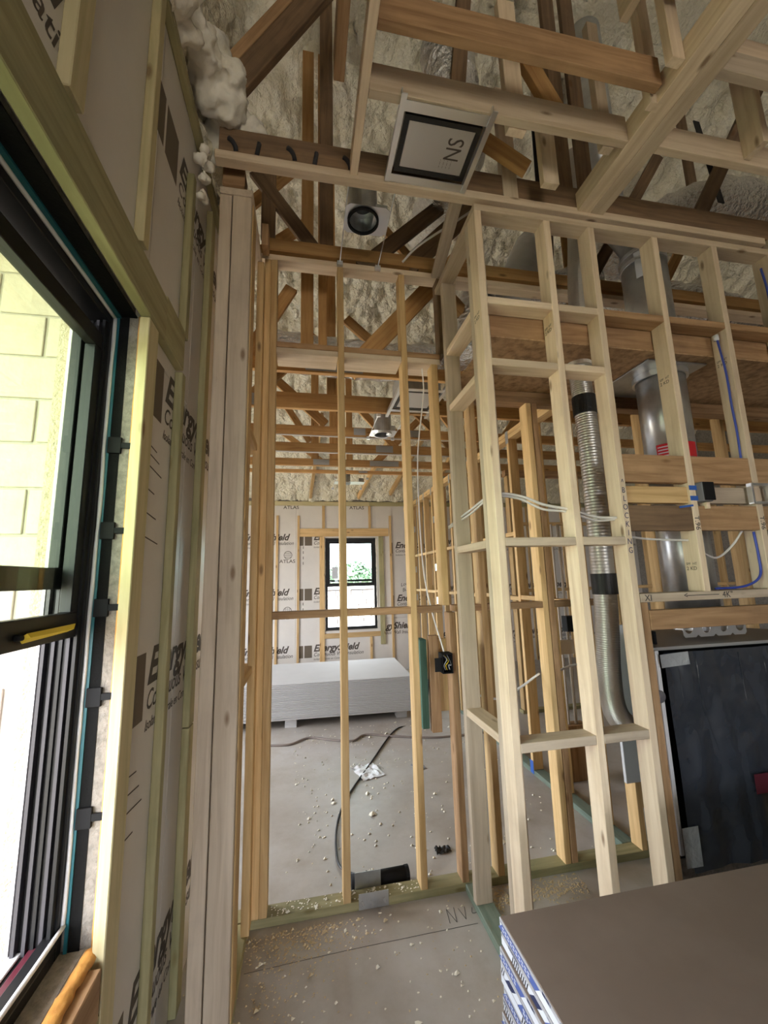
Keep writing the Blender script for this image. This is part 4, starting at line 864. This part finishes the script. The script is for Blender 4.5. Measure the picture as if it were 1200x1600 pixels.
# nail plates on the bottom plate, dark tube behind
npl = thing('stud_guard', 'galvanised stud guard plates bent over the bottom plate', 'nail plate', (.36, 2.36, .04))
quad('plate', (.277, MY-.0015, .003), (1, 0, 0), (0, 0, 1), .155, .072, 'galv', npl, .002)
quad('plate', (.268, MB+.002, .03), (1, 0, 0), (0, .0, 1), .14, .085, 'galv', npl, .002)
for x in (.295, .345, .41): quad('tooth', (x, MY-.003, .018), (1, 0, .4), (-.4, 0, 1), .012, .024, 'grey_metal', npl, .001)
dt = thing('sealant_tube', 'dark rusty pipe offcut lying behind the bottom plate', 'pipe', (.40, 2.50, .04))
tube('barrel', [(.255, 2.50, .038), (.56, 2.51, .038)], .036, 'black_plastic', dt, seg=20, n=0); ring('end_ring', (.555, 2.51, .038), (.575, 2.511, .038), .038, .030, 'black_plastic', dt, 20)
tube('sleeve', [(.255, 2.50, .038), (.40, 2.505, .038)], .0375, 'black_plastic', dt, seg=20, n=0)
# plastic scraps on the far slab
def scrap(name, cx, cy, sx, sy, mat, label, h=.02, rz=.3):
    me_fn = lambda u, v: (cx+(u-.5)*sx*math.cos(rz)-(v-.5)*sy*math.sin(rz)+.02*noise.noise(Vector((u*3, v*3, cx))), cy+(u-.5)*sx*math.sin(rz)+(v-.5)*sy*math.cos(rz), .003+h*abs(noise.noise(Vector((u*4+cx, v*4, 1)))))
    return tag(grid_surface(name, 18, 14, me_fn, mat), label, 'scrap')
scrap('plastic_sheet', .55, 3.84, .22, .26, 'plastic_scrap', 'crumpled white plastic sheet on the far room slab', .03)
scrap('plastic_sheet', 1.0, 3.82, .10, .12, 'clear_film', 'small clear plastic scrap between the studs on the slab', .02)
scrap('plastic_sheet', .84, 2.70, .10, .06, 'cable_black', 'small black torn wrapper on the slab', .03, .1)
# sawdust and foam crumbs: nobody could count them
def crumbs(name, n, fn, smin, smax, mat, label):
    V, Fc = [], []
    for _ in range(n):
        x, y, z = fn(); s = random.uniform(smin, smax)*(1 if random.random() < .93 else 2.2); b = len(V)
        for q in ((1, 0, .25), (-.5, .9, .2), (-.5, -.9, .3), (.1, .1, 1.1), (.6, .6, .0), (-.9, 0, 0)):
            V.append((x+q[0]*s*random.uniform(.6, 1.3), y+q[1]*s*random.uniform(.6, 1.3), max(z+q[2]*s*random.uniform(.4, 1), z)))
        Fc += [(b, b+4, b+3), (b+4, b+1, b+3), (b+1, b+5, b+3), (b+5, b+2, b+3), (b+2, b, b+3)]
    return tag(mesh(name, V, Fc, mat), label, name.split('_')[0], kind='stuff')
def near_saw():
    t_ = random.random()
    if t_ < .62: return (random.gauss(-.02, .16), 2.32-abs(random.gauss(0, .10)), .0)
    if t_ < .86: return (random.gauss(-.12, .10), 2.02+random.gauss(0, .13), 0)
    return (random.uniform(-.2, .8), random.uniform(1.5, 2.34), 0)
crumbs('sawdust', 900, near_saw, .0025, .006, 'sawdust_mat', 'scattered sawdust and chips along the middle wall plate')
crumbs('sawdust', 700, lambda: (random.uniform(.95, 1.5), min(random.gauss(2.27, .04), 2.345), 0), .002, .007, 'sawdust_mat', 'drift of sawdust behind the chase wall')
crumbs('foam_crumbs', 160, lambda: (random.uniform(-.2, .8), random.uniform(1.2, 2.33), 0), .004, .008, 'crumb', 'pale foam crumbs on the near slab')
crumbs('foam_crumbs', 420, lambda: (random.uniform(-.1, 1.8), random.uniform(2.5, 5.0), 0), .004, .012, 'crumb', 'white foam crumbs over the far room slab')
crumbs('foam_crumbs', 150, lambda: (random.uniform(-.16, .6), random.uniform(2.365, 2.445), .04), .003, .006, 'crumb', 'foam crumbs lying on the bottom plate')

# spray foam mass at the top of the left wall
def foam_mass():
    bm = bmesh.new()
    for i in range(46):
        t_ = i/45; y = .7+1.15*t_+random.uniform(-.04, .04); z = 3.86+random.uniform(-.07, .13)+(.10 if y > 1.5 else 0); x = -.52+random.uniform(-.03, .05)+max(0, (y-1.4))*.22
        bmesh.ops.create_icosphere(bm, subdivisions=3, radius=random.uniform(.05, .085), matrix=Matrix.Translation((x, y, z)))
    for i in range(26):
        y = random.uniform(1.62, 1.95); x = random.uniform(-.50, -.33); z = 3.86+random.uniform(0, .25)
        bmesh.ops.create_icosphere(bm, subdivisions=3, radius=random.uniform(.045, .075), matrix=Matrix.Translation((x, y, z)))
    for i in range(22):
        x = random.uniform(-.44, -.22); bmesh.ops.create_icosphere(bm, subdivisions=3, radius=random.uniform(.04, .06), matrix=Matrix.Translation((x, random.uniform(1.80, 1.92), 3.84+random.uniform(0, .05)+max(0, -.22-x)*1.1*random.random())))
    for i in range(10):
        bmesh.ops.create_icosphere(bm, subdivisions=2, radius=random.uniform(.015, .03), matrix=Matrix.Translation((-.462+random.uniform(-.01, .01), 1.72+random.uniform(-.02, .06), 3.70-.04*i)))
    for v in bm.verts:
        p = v.co; v.co = p+v.normal*(.022*noise.noise(p*16)+.012*noise.noise(p*34)) if v.normal.length else p
    me = bpy.data.meshes.new('spray_foam_mass'); bm.to_mesh(me); bm.free(); me.materials.append(MAT['foam_white'])
    me.polygons.foreach_set('use_smooth', [True]*len(me.polygons))
    o = put('spray_foam_mass', me, 'foam_white', ceil)
    m = o.modifiers.new('remesh', 'REMESH'); m.mode = 'VOXEL'; m.voxel_size = .012; m.use_smooth_shade = True
    for sc_, st_ in ((.075, .045), (.028, .022)):
        tx = bpy.data.textures.new('foam_lumps', 'CLOUDS'); tx.noise_scale = sc_; tx.noise_depth = 1
        dm = o.modifiers.new('lumps', 'DISPLACE'); dm.texture = tx; dm.texture_coords = 'GLOBAL'; dm.strength = st_; dm.mid_level = .5
    return tag(o, 'bulging white spray foam packed along the top of the left wall', kind='stuff')
foam_mass()

# ================================================================== OUTSIDE THE FAR WINDOW
fn_ = thing('garden_fence', 'pale concrete block fence with stone pattern panels outside the far window', 'fence', (1.5, 14.5, -.16))
for i in range(-4, 6):
    abox('fence_post', 1.45+2.4*i-.12, 1.45+2.4*i+.12, 14.4, 14.62, -.16, 1.42, 'fence', fn_, .01)
    abox('fence_cap', 1.45+2.4*i-.15, 1.45+2.4*i+2.25, 14.42, 14.6, 1.32, 1.42, 'fence', fn_, .01)
stm = []
V, Fc = [], []
def addbox(V, Fc, x0, x1, y0, y1, z0, z1):
    b = len(V); V += [(x, y, z) for z in (z0, z1) for y in (y0, y1) for x in (x0, x1)]
    Fc += [(b, b+1, b+5, b+4), (b+2, b+6, b+7, b+3), (b, b+4, b+6, b+2), (b+1, b+3, b+7, b+5), (b+4, b+5, b+7, b+6), (b, b+2, b+3, b+1)]
for r_ in range(9):
    z = -.16+.16*r_; x = -8
    while x < 12:
        w_ = random.uniform(.25, .6)
        if random.random() < .75: addbox(V, Fc, x, x+w_-.03, 14.47-random.uniform(0, .03), 14.55, z+.012, z+.155)
        else: addbox(V, Fc, x, x+w_-.03, 14.46, 14.55, z+.012, z+.075); addbox(V, Fc, x, x+w_-.03, 14.47, 14.55, z+.09, z+.155)
        x += w_
so = mesh('stone_panel', V, Fc, 'fence', fn_); so['kind'] = 'stuff'
abox('panel_core', -8, 12, 14.52, 14.58, -.16, 1.35, 'grey_plastic', fn_, 0)
def tree(x, y, h, r_, lab, gname='trees beyond the fence'):
    g = thing('tree', lab, 'tree', (x, y, -.16), gname)
    tube('trunk', [(x, y, -.16), (x+.1, y, h*.4), (x, y+.1, h*.75)], .14, 'truss_dark', g, n=4)
    V, Fc = [], []
    for _ in range(2600):
        d = Vector((random.gauss(0, 1), random.gauss(0, 1), random.gauss(0, 1))).normalized(); rr = r_*random.uniform(.55, 1.0)*(1+.3*noise.noise(d*2.2+Vector((x, 0, 0))))
        c = Vector((x, y, h*.62))+Vector((d.x*rr, d.y*rr, d.z*rr*.85)); a = Vector((random.gauss(0, 1), random.gauss(0, 1), random.gauss(0, 1))).normalized()*.16; bb = a.cross(d).normalized()*.10; q = len(V)
        V += [c+a, c+bb, c-a, c-bb]; Fc.append((q, q+1, q+2, q+3))
    o = mesh('foliage', V, Fc, 'leaf', g); o['kind'] = 'stuff'
for i, (x, y, h, r_) in enumerate(((-1.2, 21, 2.4, 1.15), (1.75, 21.4, 2.1, 1.1), (4.6, 21, 2.5, 1.15), (.3, 26, 3.0, 1.25), (3.3, 26.4, 2.7, 1.25))):
    tree(x, y, h, r_, 'bushy green tree beyond the block fence seen through the far window')
V, Fc = [], []
for _ in range(2200):
    c = Vector((random.uniform(-3, 6), random.uniform(15.0, 15.7), random.uniform(-.16, 1.75))); a = Vector((random.gauss(0, .06), random.gauss(0, .06), random.gauss(0, .06))); b = Vector((random.gauss(0, .04), random.gauss(0, .04), random.gauss(0, .04))); q = len(V)
    V += [c+a, c+b, c-a, c-b]; Fc.append((q, q+1, q+2, q+3))
tag(mesh('hedge', V, Fc, 'leaf'), 'loose hedge growing behind the block fence', 'hedge', kind='stuff')
